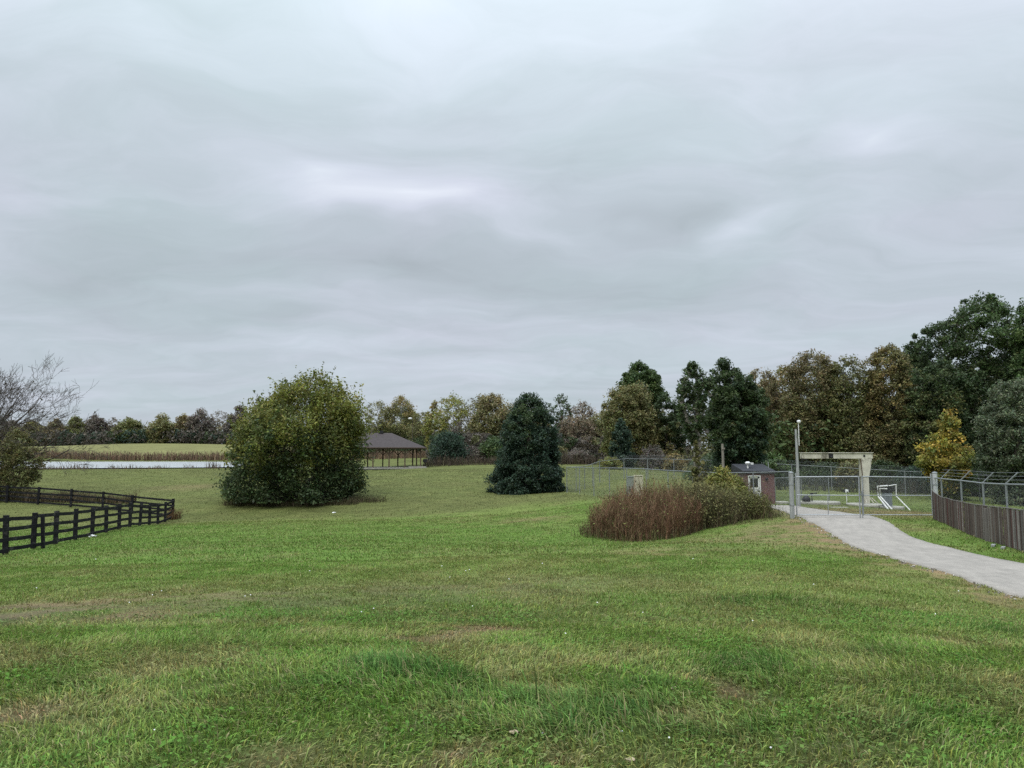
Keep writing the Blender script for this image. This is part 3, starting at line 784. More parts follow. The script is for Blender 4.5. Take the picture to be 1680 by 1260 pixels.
# --- right-hand wood
G5 = 'trees of the tall wood on the right'
rt = [
    (1252, 84, 606, 42, 'broad', 'brown', 200, 60, .24, .5, 'orange brown tree right behind the dense dark tree', None, None),
    (1296, 88, 598, 48, 'broad', 'olivebrown', 220, 60, .24, .35, 'brown tree with orange left side above the brick hut', 'orange', (-.8, -.3, .3)),
    (1338, 80, 576, 58, 'broad', 'olivebrown', 300, 75, .22, .3, 'tall rounded brown olive tree over the concrete hoist', 'brown', (-.3, -.2, .8)),
    (1398, 78, 584, 52, 'broad', 'olive', 280, 60, .22, .35, 'olive tree with dark bare limbs right of the brown olive one', 'olivebrown', (.2, -.2, .7)),
    (1468, 76, 566, 50, 'broad', 'olivebrown', 280, 75, .22, .2, 'olive tree with a golden left crown edge beside the tallest tree', 'orange', (-.8, -.2, .35)),
    (1512, 80, 545, 40, 'round', 'dkgreen', 200, 90, .24, .2, 'dark tree bridging the golden edged tree and the tallest one', None, None),
]
for (px, D, tp, hw, pf, pl, nc_, nl_, lf, sp_, lb, ac, ad) in rt:
    tree('woodland_tree', lb, 'tree', G5, px, D, tp, hw, pf, pl, ncl=int(nc_ * 1.8), nlf=nl_ * .7, leaf=lf * .9, trunk=.3, th=.55, sparse=sp_, accent=ac, acc_dir=ad, clump=.15, tipr=.015)
tree('woodland_tree', 'tallest dark green tree of the right wood, sky gaps in its crown', 'tree', G5, 1608, 76, 482, 92, [(.12, .5), (.3, .85), (.55, 1, .0), (.75, .95, .02), (.9, .72, .08), (1, .35, .25)], 'dkgreen', 430, 80, .24, lumpy=.42, trunk=.45, th=.55, sparse=.4, clump=.115, tipr=.015, accent='midgreen', acc_dir=(.2, -.5, .5))
tree('woodland_tree', 'dark green tree left below the tallest one', 'tree', G5, 1545, 72, 590, 62, 'broad', 'dkgreen', 300, 80, .22, trunk=.3, th=.5, sparse=.2, clump=.15, accent='olive', acc_dir=(-.5, -.4, -.2))
tree('woodland_tree', 'grey green tree at the right frame edge beside the tallest one', 'tree', G5, 1712, 70, 488, 60, [(.1, .6), (.3, .9), (.55, 1), (.8, .8), (1, .35)], 'midgreen', 320, 75, .24, trunk=.35, th=.55, sparse=.35, clump=.14)
tree('willow', 'pale grey green drooping tree at the right edge behind the fence', 'tree', G5, 1672, 56, 622, 58, 'broad', 'willow', 320, 90, .15, trunk=.2, th=.5, clump=.15, tipr=.01)
tree('maple', 'small maple turning gold and orange behind the gate', 'tree', None, 1556, 60, 672, 46, [(.03, .6, .25), (.25, 1, .1), (.5, 1, -.15), (.64, .8, -.2), (.74, .55, .2), (.9, .46, .22), (1, .25, .2)], 'gold', 100, 75, .2, lumpy=.5, trunk=.14, th=.6, clump=.2, accent='midgreen', acc_dir=(.75, .2, -.7), tipr=.012)
G6 = 'dark undergrowth shrubs along the right wood'
for (px, D, tp, hw, pl, lb) in [
    (1300, 78, 752, 40, 'dkgreen', 'dark shrub behind the tall light pole'), (1355, 74, 757, 40, 'dkgreen', 'dark shrub under the hoist beam'),
    (1405, 72, 750, 36, 'olivebrown', 'olive brown shrub behind the hoist column'), (1450, 70, 752, 34, 'dkgreen', 'dark shrub right of the hoist column'),
    (1500, 68, 762, 36, 'bluegreen', 'blackish shrub left below the golden maple'), (1600, 66, 742, 50, 'dkgreen', 'blackish shrub right below the golden maple'),
    (1650, 64, 765, 44, 'dkgreen', 'dark shrub under the pale drooping tree'), (1710, 62, 770, 50, 'midgreen', 'green shrub at the right frame edge behind the fence'),
    (1420, 76, 700, 44, 'olivebrown', 'brown thicket tree between the hoist column and the wood'), (1545, 70, 775, 36, 'midgreen', 'green shrub under the golden maple'),
]:
    tree('undergrowth_shrub', lb, 'shrub', G6, px, D, tp, hw, 'dome', pl, ncl=110, nlf=55, leaf=.19, trunk=.07, th=.35, clump=.2)

# --- foreground specimens
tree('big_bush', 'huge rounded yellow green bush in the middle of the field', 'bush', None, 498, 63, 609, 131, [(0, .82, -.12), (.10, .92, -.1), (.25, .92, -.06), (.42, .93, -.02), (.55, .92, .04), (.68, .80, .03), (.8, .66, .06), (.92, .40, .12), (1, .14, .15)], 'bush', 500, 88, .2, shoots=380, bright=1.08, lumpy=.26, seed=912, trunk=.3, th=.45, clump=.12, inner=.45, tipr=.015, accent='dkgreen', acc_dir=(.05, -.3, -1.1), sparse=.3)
tree('evergreen', 'dense dark blue green evergreen tapering to a blunt top', 'evergreen', None, 866, 67, 641, 62, [(0, 1.0, -.08), (.12, 1.06, -.1), (.25, .95, -.02), (.42, .86, .02), (.6, .77, .04), (.78, .6, .05), (.9, .43, .05), (1, .2, .04)], 'bluegreen', 420, 95, .17, lumpy=.2, trunk=.2, th=.8, clump=.13, inner=.5, tipr=.012, accent='dkgreen', acc_dir=(0, -.3, .4))
tree('shrub', 'low olive scrub under the bare tree', 'shrub', None, 22, 64, 700, 46, 'dome', 'olivebrown', 150, 40, .16, trunk=.07, th=.4, clump=.18, accent='olive', acc_dir=(.3, -.3, -.6))
tree('shrub', 'brown twiggy bush at the left frame edge under the bare tree', 'shrub', None, -20, 65, 668, 50, 'dome', 'greybrown', 160, 26, .16, trunk=.07, th=.4, clump=.18)
tree('yellow_green_bush', 'yellow green leafy bush in the thicket left of the brick hut', 'bush', None, 1186, 37.5, 768, 42, 'dome', 'yelgreen', 130, 60, .11, trunk=.06, th=.4, clump=.2, accent='olive', acc_dir=(0, -.3, -.6))


# --- bare tree on the left: limbs only, a few dead leaves
def bare(name, label, px, D, top, spread, seed):
    g = np.random.default_rng(seed); X = P(px, 795, D)[0]; bz = tz(X, D); H = P(px, top, D)[2] - bz
    root = empty(name, (X, D, bz), label, 'tree')
    segs = []

    def grow(p, d, L, r, lev):
        n = 4 if lev < 3 else 3; pts = [p]
        for i in range(n):
            d = d + g.normal(0, .10 if lev < 4 else .16, 3) + np.array([0, 0, .05 if lev < 4 else .02]); d = d / np.linalg.norm(d)
            q = pts[-1] + d * L / n; r2 = r * (1 - .42 * (i + 1) / n); r1 = r * (1 - .42 * i / n)
            segs.append((pts[-1], q, r1, r2)); pts.append(q)
            if lev < 6 and i >= (1 if lev else 0) and g.random() < (.78 if lev < 4 else .42):
                a = g.normal(size=3); a -= d * (a @ d); a /= np.linalg.norm(a); th = R(g.uniform(28, 58))
                grow(q, d * math.cos(th) + a * math.sin(th), L * g.uniform(.5, .74), max(r2 * .66, .008), lev + 1)
        if lev < 6:
            for k in range(2):
                a = g.normal(size=3); a -= d * (a @ d); a /= np.linalg.norm(a); th = R(g.uniform(12, 34))
                grow(pts[-1], d * math.cos(th) + a * math.sin(th), L * g.uniform(.6, .8), max(r2 * .8, .008), lev + 1)
    segs.append((np.array([X, D, bz - .2]), np.array([X, D, bz + 1.3]), .27, .24))
    for az, el in ((5, 58), (75, 55), (150, 60), (215, 52), (285, 58), (-25, 48), (20, 42), (45, 75)):
        v = np.array([math.cos(R(az)) * math.cos(R(el)), math.sin(R(az)) * math.cos(R(el)), math.sin(R(el))])
        grow(np.array([X, D, bz + g.uniform(.9, 1.3)]), v, H * .30, .13, 1 + (g.random() < 0))
    p0 = np.array([q[0] for q in segs]); p1 = np.array([q[1] for q in segs]); r0 = np.array([q[2] for q in segs]); r1 = np.array([q[3] for q in segs])
    f = H / (np.percentile(p1[:, 2], 99.8) - bz); o_ = np.array([X, D, bz]); p0 = o_ + (p0 - o_) * f; p1 = o_ + (p1 - o_) * f
    thick = r0 > .022
    V, F = tubes_np(p0[thick], p1[thick], r0[thick] * 1.5, r1[thick] * 1.5)
    np_mesh('trunk', V, [F], M['bark'], root, smooth=True)
    V, F = tubes_np(p0[~thick], p1[~thick], np.maximum(r0[~thick], .013), np.maximum(r1[~thick], .008), 3)
    np_mesh('twigs', V, [F], M['bark'], root)
    ends = p1[r1 < .012]; q = ends[g.random(len(ends)) < .012]
    V, F = leaf_mesh(g, q, .18, .3); col = np.tile([.06, .05, .03], (len(V), 1))
    np_mesh('dead_leaves', V, [F], M['leaf'], root, col=col)
    print('bare', len(segs), H)


bare('bare_tree', 'leafless spreading tree at the left frame edge', -52, 66, 566, 6.6, 5)


# ------------------------------------------------------------------ stalky vegetation (strips)
def stalks(name, label, cat, pts, hts, pal, wid, seed, kind=None, twigs=4, lean=.25, leaves=0.0, leafsz=.06, lpal=None, part=False):
    g = np.random.default_rng(seed); n = len(pts)
    x, y = pts[:, 0], pts[:, 1]; z = terrain(x, y) - .03
    b = np.stack([x, y, z], 1); h = hts * (.4 + .7 * g.random(n))
    lv = g.normal(0, lean, (n, 2)); pc = np.array(PAL[pal]) if isinstance(pal, str) else np.array(pal)

    def strip(p0, p1, p2, w0, col):
        m_ = len(p0); a = g.random(m_) * 6.283; s = np.stack([np.cos(a), np.sin(a), np.zeros(m_)], 1)
        V = np.stack([p0 - s * w0[:, None], p0 + s * w0[:, None], p1 + s * w0[:, None] * .8, p1 - s * w0[:, None] * .8, p2], 1).reshape(-1, 3)
        k = np.arange(m_)[:, None] * 5
        return V, k + [0, 1, 2, 3], k + [3, 2, 4], np.repeat(col, 5, 0)
    mid_ = b + np.stack([lv[:, 0] * h * .35, lv[:, 1] * h * .35, h * .55], 1); tip = b + np.stack([lv[:, 0] * h, lv[:, 1] * h, h], 1)
    col = pc[g.integers(0, len(pc), n)] * (.6 + .8 * g.random((n, 1)))
    parts = [strip(b, mid_, tip, np.full(n, wid / 2), col)]; ends = [tip]
    for k in range(twigs):
        f = .25 + .65 * g.random((n, 1)); s0 = np.where(f < .55, b + (mid_ - b) * f / .55, mid_ + (tip - mid_) * (f - .55) / .45)
        v = np.stack([g.normal(0, .5, n), g.normal(0, .5, n), .8 + .4 * g.random(n)], 1) * (h * .25 * (.5 + g.random(n)))[:, None]
        parts.append(strip(s0, s0 + v * .5, s0 + v, np.full(n, wid * .32), col * .95)); ends.append(s0 + v)
    Vs, F4, F3, Cs = [], [], [], []; o_ = 0
    for (V, a, t3, c) in parts:
        Vs.append(V); F4.append(a + o_); F3.append(t3 + o_); Cs.append(c); o_ += len(V)
    if leaves:
        ep = np.concatenate(ends); ep = ep[g.random(len(ep)) < leaves] + 0; ep = np.repeat(ep, 3, 0) + g.normal(0, .09, (len(ep) * 3, 3))
        V, F = leaf_mesh(g, ep, leafsz, .4); lp_ = np.array(PAL[lpal]); c = lp_[g.integers(0, len(lp_), len(ep))] * 1.4 * (.6 + .8 * g.random((len(ep), 1)))
        Vs.append(V); F4.append(F + o_); Cs.append(np.repeat(c, 4, 0))
    V = np.concatenate(Vs); org = np.array([V[:, 0].mean(), V[:, 1].mean(), V[:, 2].min()])
    o = np_mesh(name, V, [np.concatenate(F4), np.concatenate(F3)], M['stalk'], origin=org, col=np.clip(np.concatenate(Cs), .003, .7))
    return tag(o, label, cat, kind=kind)


def ell(g, n, cx, cy, rx, ry, rot=0.0):
    t = g.random(n) * 6.283; r = np.sqrt(g.random(n)); r = np.where(g.random(n) < .05, r * 1.15, r) * (.86 + .3 * vnoise(t * 2.2 + cx, t * 0 + cy, 3)); a, b = rx * r * np.cos(t), ry * r * np.sin(t)
    return np.stack([cx + a * math.cos(rot) - b * math.sin(rot), cy + a * math.sin(rot) + b * math.cos(rot)], 1), r


g = np.random.default_rng(41)
STEM = [(.185, .105, .062), (.13, .085, .048), (.23, .155, .09), (.12, .09, .045), (.165, .088, .058)]
pts, r_ = ell(g, 2600, 5.7, 33.4, 2.3, 2.3); h_ = 1.95 * np.interp(pts[:, 0], [3.4, 5.0], [.86, 1]) * (1 - .3 * r_ ** 3) * (.7 + .6 * fbm(pts[:, 0] * 1.2, pts[:, 1] * 1.2, 5, 2))
stalks('stem_thicket', 'dense red brown thicket of upright bare stems in the hollow', 'thicket', pts, h_, STEM, .022, 42, twigs=6, lean=.15, leaves=.03, leafsz=.06, lpal='olive')
pts, r_ = ell(g, 2000, 8.0, 34.6, 2.0, 1.9, .15); h_ = 1.55 * (1 - .3 * r_ ** 3) * (.6 + .8 * fbm(pts[:, 0] * 1.2, pts[:, 1] * 1.2, 6, 2))
stalks('olive_thicket', 'olive and brown leafy thicket at the foot of the forked tree', 'thicket', pts, h_, [(.11, .10, .055), (.14, .10, .065), (.10, .10, .05)], .02, 43, twigs=6, lean=.17, leaves=.4, leafsz=.055, lpal='olivebrown')
pts, r_ = ell(g, 1500, 10.35, 36.0, 1.5, 1.7, .3); h_ = 1.1 * (1 - .3 * r_ ** 3) * (.6 + .8 * fbm(pts[:, 0] * 1.2, pts[:, 1] * 1.2, 8, 2))
stalks('low_thicket', 'low green brown thicket reaching right towards the gate post', 'thicket', pts, h_, [(.12, .11, .055), (.14, .10, .06)], .018, 44, twigs=6, lean=.17, leaves=.45, leafsz=.05, lpal='olive')
pts, r_ = ell(g, 900, 11.1, 39.8, 1.3, 1.6, .3); h_ = 2.0 * (1 - .25 * r_ ** 3)
stalks('tall_stem_thicket', 'tall brown stems standing before the white hut door', 'thicket', pts[:520], h_[:520], [(.12, .07, .045), (.1, .075, .045)], .016, 45, twigs=4, lean=.08, leaves=.1, leafsz=.07, lpal='olive')

for (cx_, cy_, rx_, ry_, rot_, n_, sd_) in ((5.55, 33.4, 2.55, 2.5, 0, 700, 54), (9.0, 35.0, 3.2, 2.2, .25, 700, 55)):
    pts, r_ = ell(g, n_ * 3, cx_, cy_, rx_, ry_, rot_); pts = pts[r_ > .84]
    stalks('thicket_skirt_weeds', 'short weeds round the foot of the ' + ('red brown' if sd_ == 54 else 'olive') + ' thicket', 'weeds', pts, np.full(len(pts), .55), [(.12, .09, .05), (.10, .12, .04), (.09, .07, .045)], .016, sd_, 'stuff', twigs=2, lean=.45)
# reeds: far bank, near bank, along the paddock fence
tq = np.arctan2(1, 1) * 0 + .35 + 2.6 * g.random(6500); pq = 1 + .1 * np.sin(3 * tq + 1) + .05 * np.sin(7 * tq); oq = 1 + .07 * g.random(6500)
x_ = -118 + 90 * np.cos(tq) * pq * oq; y_ = 162 + 66 * np.sin(tq) * pq * oq - 1.0
o = stalks('far_reeds', 'brown reed belt along the far bank of the pond', 'reeds', np.stack([x_, y_], 1), np.full(6500, 2.4), [(.20, .125, .085), (.15, .11, .075), (.22, .16, .10)], .2, 46, 'stuff', twigs=2, lean=.1)
cl_ = np.array([-84 + 62 * g.random() for _ in range(34)]); cl_ = np.concatenate([cl_, -82 + 22 * g.random(26)])
x_ = (cl_[:, None] + g.normal(0, .55, (60, 26))).ravel(); y_ = (103.5 + 2.5 * g.random((60, 1)) + g.normal(0, .4, (60, 26))).ravel()
stalks('near_reeds', 'ragged brown reed tufts in front of the pond water', 'reeds', np.stack([x_, y_], 1), np.repeat(.5 + .8 * g.random(60) ** 1.5, 26), [(.13, .09, .06), (.10, .08, .055), (.16, .12, .08)], .05, 47, 'stuff', twigs=2, lean=.2)
n_ = 1100; x_ = -40 + 27 * g.random(n_); y_ = 168 + 6 * g.random(n_)
stalks('shelter_reeds', 'brown reeds seen between the picnic shelter posts', 'reeds', np.stack([x_, y_], 1), np.full(n_, 1.6), [(.20, .125, .085), (.15, .11, .075), (.22, .16, .10)], .15, 57, 'stuff', twigs=2, lean=.1)
# hay-pale strip and weeds by the far paddock fence
n_ = 2200; x_ = -41 + 10.5 * g.random(n_); y_ = 62.8 - (x_ + 41) * .06 + .3 * g.normal(size=n_) + 1.0 * g.random(n_)
stalks('fence_weeds', 'dry brown weeds tangled along the far paddock fence', 'weeds', np.stack([x_, y_], 1), .4 + 1.1 * fbm(x_ * .6, y_ * .6, 9, 2) ** 1.2, [(.13, .095, .06), (.10, .085, .045), (.15, .11, .07), (.08, .08, .035)], .035, 48, 'stuff', twigs=3, lean=.3)
pts, _r = ell(g, 140, -24.6, 56.3, .55, .5)
stalks('dry_grass_tuft', 'rusty dry grass tuft at the paddock fence corner', 'grass tuft', pts, np.full(140, .85), [(.17, .10, .05), (.13, .085, .045)], .035, 49, twigs=1, lean=.45)
pts = np.concatenate([ell(g, 330, *ground_at(x, y)[:2], 1.6, .6)[0] for x, y in ((400, 829), (450, 831), (500, 831), (555, 829), (600, 824))])
stalks('bush_skirt_weeds', 'dry weeds along the foot of the huge bush', 'weeds', pts, np.full(len(pts), .5), [(.11, .085, .055), (.07, .07, .03), (.09, .08, .04)], .035, 50, 'stuff', twigs=2, lean=.3)
n_ = 2600; x_ = -13 + 47 * g.random(n_); y_ = 112 + 4 * g.random(n_)
stalks('wood_edge_weeds', 'brown weeds fringing the wood behind the field', 'weeds', np.stack([x_, y_], 1), .8 + 1.6 * fbm(x_ * .3, y_ * .3, 10, 2), [(.10, .075, .055), (.085, .075, .045), (.07, .055, .045)], .07, 51, 'stuff', twigs=3, lean=.2)
n_ = 1500; x_ = 20 + 38 * g.random(n_); y_ = 66.5 - (x_ - 20) * .13 + 2 * g.random(n_)
stalks('wood_foot_weeds', 'dark weeds at the foot of the right wood', 'weeds', np.stack([x_, y_], 1), .7 + 1.2 * fbm(x_ * .3, y_ * .3, 12, 2), [(.05, .06, .03), (.06, .05, .035)], .05, 52, 'stuff', twigs=3, lean=.2)


# far and middle wood filling: massed foliage low behind the named trees
def mass(name, label, x0, x1, d0, d1, top, pals, n, leaf, seed):
    g = np.random.default_rng(seed); x = x0 + (x1 - x0) * g.random(n); d = d0 + (d1 - d0) * g.random(n)
    X = (x - CX) / FPX * d; z0 = terrain(X, d)
    lump = fbm(X * .16, d * .16, seed, 3)
    hh = (np.interp(x, [t[0] for t in top], [t[1] for t in top]) * (.6 + .75 * lump)) * g.random(n) ** .8
    c = np.array([PAL[p][k] for p in pals for k in range(3)]); ci = (fbm(X * .3, hh * .3, seed + 5, 2) * 1.4 % 1 * len(c)).astype(int) % len(c)
    col = c[ci] * 1.35 * (.6 + .7 * g.random((n, 1)))
    V, F = leaf_mesh(g, np.stack([X, d, z0 + hh], 1), leaf, .4)
    return tag(np_mesh(name, V, [F], M['leaf'], col=np.repeat(col, 4, 0)), label, 'woodland', kind='stuff')


mass('far_undergrowth', 'dark undergrowth massed beneath the far tree line', -260, 560, 318, 345, [(-260, 5.5), (560, 5.5)], ['dkgreen', 'bluegreen', 'greybrown'], 26000, .8, 71)
mass('far_woodland', 'hazy depth of the far wood behind its front trees', -300, 640, 345, 380, [(-300, 8.5), (640, 9)], ['greybrown', 'olivebrown', 'brown'], 26000, .9, 72)
mass('middle_undergrowth', 'brown and green undergrowth massed inside the middle wood', 705, 1010, 128, 150, [(540, 4), (1010, 4.5)], ['olivebrown', 'greybrown', 'dkgreen'], 26000, .36, 73)
mass('middle_woodland', 'deeper foliage of the middle wood', 700, 1290, 150, 175, [(560, 5.5), (800, 6.5), (960, 6.5), (1100, 10), (1290, 11)], ['olivebrown', 'greybrown', 'olive'], 30000, .45, 74)
mass('shelter_backwood', 'dull green wood edge seen under and over the shelter roof', 480, 715, 196, 225, [(480, 7), (715, 7.5)], ['dkgreen', 'olivebrown', 'greybrown'], 16000, .55, 77)
mass('right_undergrowth', 'dark undergrowth massed inside the right wood', 1120, 1900, 76, 96, [(1120, .5), (1190, 4), (1300, 6), (1500, 8), (1900, 9)], ['dkgreen', 'midgreen', 'olivebrown'], 40000, .28, 75)
mass('right_woodland', 'deep shade foliage behind the tall trees on the right', 1180, 1950, 92, 112, [(1180, 7.5), (1330, 8), (1450, 9.5), (1560, 12), (1950, 14)], ['dkgreen', 'olivebrown', 'midgreen'], 52000, .4, 76)


# ------------------------------------------------------------------ black paddock fence
def on(px, py, D):
    p = P(px, py, D); return np.array([p[0], p[1], tz(p[0], p[1])])


near_px = [(-46, 925, 25.6), (9, 910, 28.0), (54, 900, 30.4), (91, 892, 32.8), (123, 886, 35.2), (151, 880, 37.7), (174, 875, 40.1), (195, 870, 42.6), (213, 866, 45), (229, 862, 47.4), (245, 858, 49.8), (259, 855, 52.2), (271, 852, 54.6), (283, 850, 57)]
far_px = [(216, 841, 58.1), (168, 837, 59.1), (116, 832, 60.1), (62, 829, 61.1), (11, 825, 62), (-42, 823, 63)]
root = empty('paddock_fence', on(283, 850, 57), 'black four-board paddock fence meeting at a corner on the left lawn', 'fence')
HF = 1.36
gp = np.random.default_rng(3)


def fence_run(posts, double=()):
    tops = []
    for i, p in enumerate(posts):
        tl = gp.normal(0, .012)
        MB().box((p[0], p[1], p[2] + HF / 2 - .1), (.16, .16, HF + .26), .3, tl).build('post', M['blackwood'], root)
        if i in double: MB().box((p[0] + .38, p[1] + .05, p[2] + HF / 2 - .12), (.12, .12, HF + .15), .3, -.06).build('post', M['blackwood'], root)
        tops.append(p)
    for a, b in zip(posts[:-1], posts[1:]):
        d = (b - a)[:2]; n = np.array([d[1], -d[0]]) / np.linalg.norm(d) * .10
        for hgt in (.16, .52, .88, 1.25):
            j = gp.normal(0, .018, 2)
            A = np.array([a[0] + n[0], a[1] + n[1], a[2] + hgt + j[0]]); B = np.array([b[0] + n[0], b[1] + n[1], b[2] + hgt + j[1]])
            mdl = (A + B) / 2 + [0, 0, gp.normal(-.012, .01)]
            mb = MB(); mb.bar(A, mdl, .035, .135); mb.bar(mdl, B, .035, .135); mb.build('rail', M['blackwood'], root)


fence_run([on(*p) for p in near_px], double=(2,))
fence_run([on(283, 850, 57)] + [on(*p) for p in far_px])


# ------------------------------------------------------------------ chain link fences and gate
def chain_run(pts_, H, root, posts=True, arm=None, rail=True, mid=False, wire=0, skip=(), pr=.03, mat='dullgalv'):
    for i, p in enumerate(pts_):
        if posts and i not in skip:
            mb = MB(); mb.tube([p - [0, 0, .15], p + [0, 0, H + .02]], pr, 8)
            if arm is not None: mb.tube([p + [0, 0, H], p + np.array([arm[0], arm[1], H + .34])], .022, 6)
            mb.build('post', M[mat], root)
    if rail:
        MB().tube([p + [0, 0, H - .02] for p in pts_], .026, 8).build('top_rail', M[mat], root)
    if mid: MB().tube([p + [0, 0, H * .5] for p in pts_], .02, 6).build('middle_rail', M[mat], root)
    for k in range(wire):
        f = (k + 1) / wire
        a = np.array([arm[0] * f, arm[1] * f, H + .34 * f]) if arm is not None else np.array([0, 0, H + .13 * (k + 1)])
        MB().tube([p + a for p in pts_], .005, 4).build('barbed_wire', M[mat], root)
    V, UV, s = [], [], 0
    F = []
    fine = []
    for a, b in zip(pts_[:-1], pts_[1:]):
        for t in np.linspace(0, 1, 4)[:3]: fine.append(a + (b - a) * t)
    fine.append(pts_[-1])
    for i, p in enumerate(fine):
        if i: s += np.linalg.norm(p - fine[i - 1])
        V += [p + [0, 0, .04], p + [0, 0, H - .05]]; UV += [(s, 0), (s, H)]
        if i: F.append((2 * i - 2, 2 * i, 2 * i + 1, 2 * i - 1))
    np_mesh('wire_mesh', np.array(V), [np.array(F)], M['chain'], root, uv=np.array(UV))


GH = 1.86
cn, cf = on(930, 808, 62), on(984, 792, 74)
gl, gr = on(1300, 850, 34), on(1537, 851, 34.3)
def between(a, b, n): return [np.array([*(a + (b - a) * t)[:2], tz(*(a + (b - a) * t)[:2])]) for t in np.linspace(0, 1, n)]
left_run = between(cf, cn, 5) + between(cn, gl, 11)[1:]
root = empty('chain_link_fence', cn, 'chain link fence turning the left corner of the enclosure and running to the gate', 'fence')
chain_run(left_run, 2.05, root, skip=(len(left_run) - 1,), mid=False)
bk = [cf] + [on(*p) for p in [(1024, 786, 78), (1063, 784, 78), (1106, 784, 78), (1150, 787, 77), (1195, 792, 75), (1240, 797, 72), (1300, 801, 69), (1365, 807, 67), (1425, 812, 65), (1486, 816, 63), (1543, 820, 61.5), (1608, 824, 60), (1680, 828, 58), (1760, 830, 57)]]
root = empty('chain_link_fence', bk[7], 'long chain link fence with barbed wire along the back of the enclosure', 'fence')
chain_run(bk, 2.05, root, arm=(.05, -.2), wire=3, pr=.04)
rf = [gr] + [np.array([*p[:2], tz(*p[:2])]) for p in (P(1547, 842, 31.8), P(1579, 838, 28.6), P(1615, 838, 25.8), P(1653, 838, 23.6), P(1700, 838, 21.4), P(1760, 838, 19))]
root = empty('chain_link_fence', rf[3], 'chain link fence with angled barbed arms behind the brown board fence', 'fence')
for p in rf: p[2] = p[2]
chain_run(rf, 1.8, root, skip=(0,), arm=(.2, -.28), wire=3, pr=.032, mat='dullgalv')
inn = [on(1272, 818, 58), on(1315, 812, 58.5), on(1360, 808, 58)]
root = empty('chain_link_fence', inn[1], 'short chain link run ending at a post between the hut and the hoist', 'fence')
chain_run(inn, 1.75, root, pr=.035)

# gate posts and two leaves
for (p, lb, m_, hh, r0) in ((gl, 'thick grey round post at the left end of the gate', 'postwood', 1.98, .10), (gr, 'thick pale round post at the right end of the gate', 'palepost', 2.0, .10)):
    root = empty('gate_post', p, lb, 'post', 'gate posts')
    MB().tube([p - [0, 0, .3], p + [0, 0, hh]], r0, 14).build('pole', M[m_], root, smooth=False)
    mb = MB(); mb.lathe(p, [(r0 + .012, hh - .02), (r0 + .012, hh + .02), (.02, hh + .05)], 14); mb.build('cap', M['galv'], root)
    for z_ in (.55, 1.45):
        mb = MB(); mb.lathe(p, [(r0 + .012, z_), (r0 + .012, z_ + .06)], 14); mb.build('hinge_strap', M['galv'], root)
gm = on(1414.5, 852, 33.6)


def gate_leaf(a, b, lb, z0, z1, stub):
    root = empty('gate_leaf', (a + b) / 2, lb, 'gate', 'chain link gate leaves')
    d = (b - a); A = a + d * .012; B = b - d * .012
    A = np.array([A[0], A[1], z0]); B = np.array([B[0], B[1], z1])
    HG = 1.80
    up = lambda p, h: p + np.array([0, 0, h])
    fr = MB(); fr.tube([up(A, .10), up(A, HG + .14)], .03, 8); fr.tube([up(B, .10 if not stub else -.02), up(B, HG)], .03, 8)
    fr.tube([up(A, HG - .03), up(B, HG - .03)], .024, 8); fr.tube([up(A, .13), up(B, .13)], .022, 8)
    fr.build('frame', M['galv'], root)
    MB().tube([up(A, .98), up(B, .96)], .02, 8).build('middle_rail', M['galv'], root)
    if stub:
        c = A + (B - A) * .5; MB().tube([up(c, .13), up(c, .97)], .02, 8).build('upright', M['galv'], root)
    V = np.array([up(A, .13), up(B, .13), up(B, HG - .03), up(A, HG - .03)]); L = np.linalg.norm(B - A)
    np_mesh('wire_mesh', V, [np.array([[0, 1, 2, 3]])], M['chain'], root, uv=np.array([(0, 0), (L, 0), (L, 1.6), (0, 1.6)]))
    return root


gz0 = tz(gl[0], gl[1]) + .0
zc = tz(gm[0], gm[1]) + .06
a0 = gl + [.16, -.02, 0]; b0 = gm + [-.04, 0, 0]
r1 = gate_leaf(a0, b0, 'left gate leaf with a half height upright, standing over the road', gz0 + .03, zc, True)
a1 = gr + [-.2, -.12, 0]; b1 = gm + [.04, .02, 0]
r2 = gate_leaf(a1, b1, 'right gate leaf over the grass verge beside the board fence', tz(gr[0], gr[1]) + .03, zc, False)
mb = MB(); q = gm + np.array([0, -.06, 0]); mb.tube([[q[0], q[1], zc - .06], [q[0], q[1], zc + 1.15]], .022, 8); mb.box((q[0], q[1], zc + 1.0), (.16, .05, .08)); mb.build('drop_bolt', M['dullgalv'], r1)

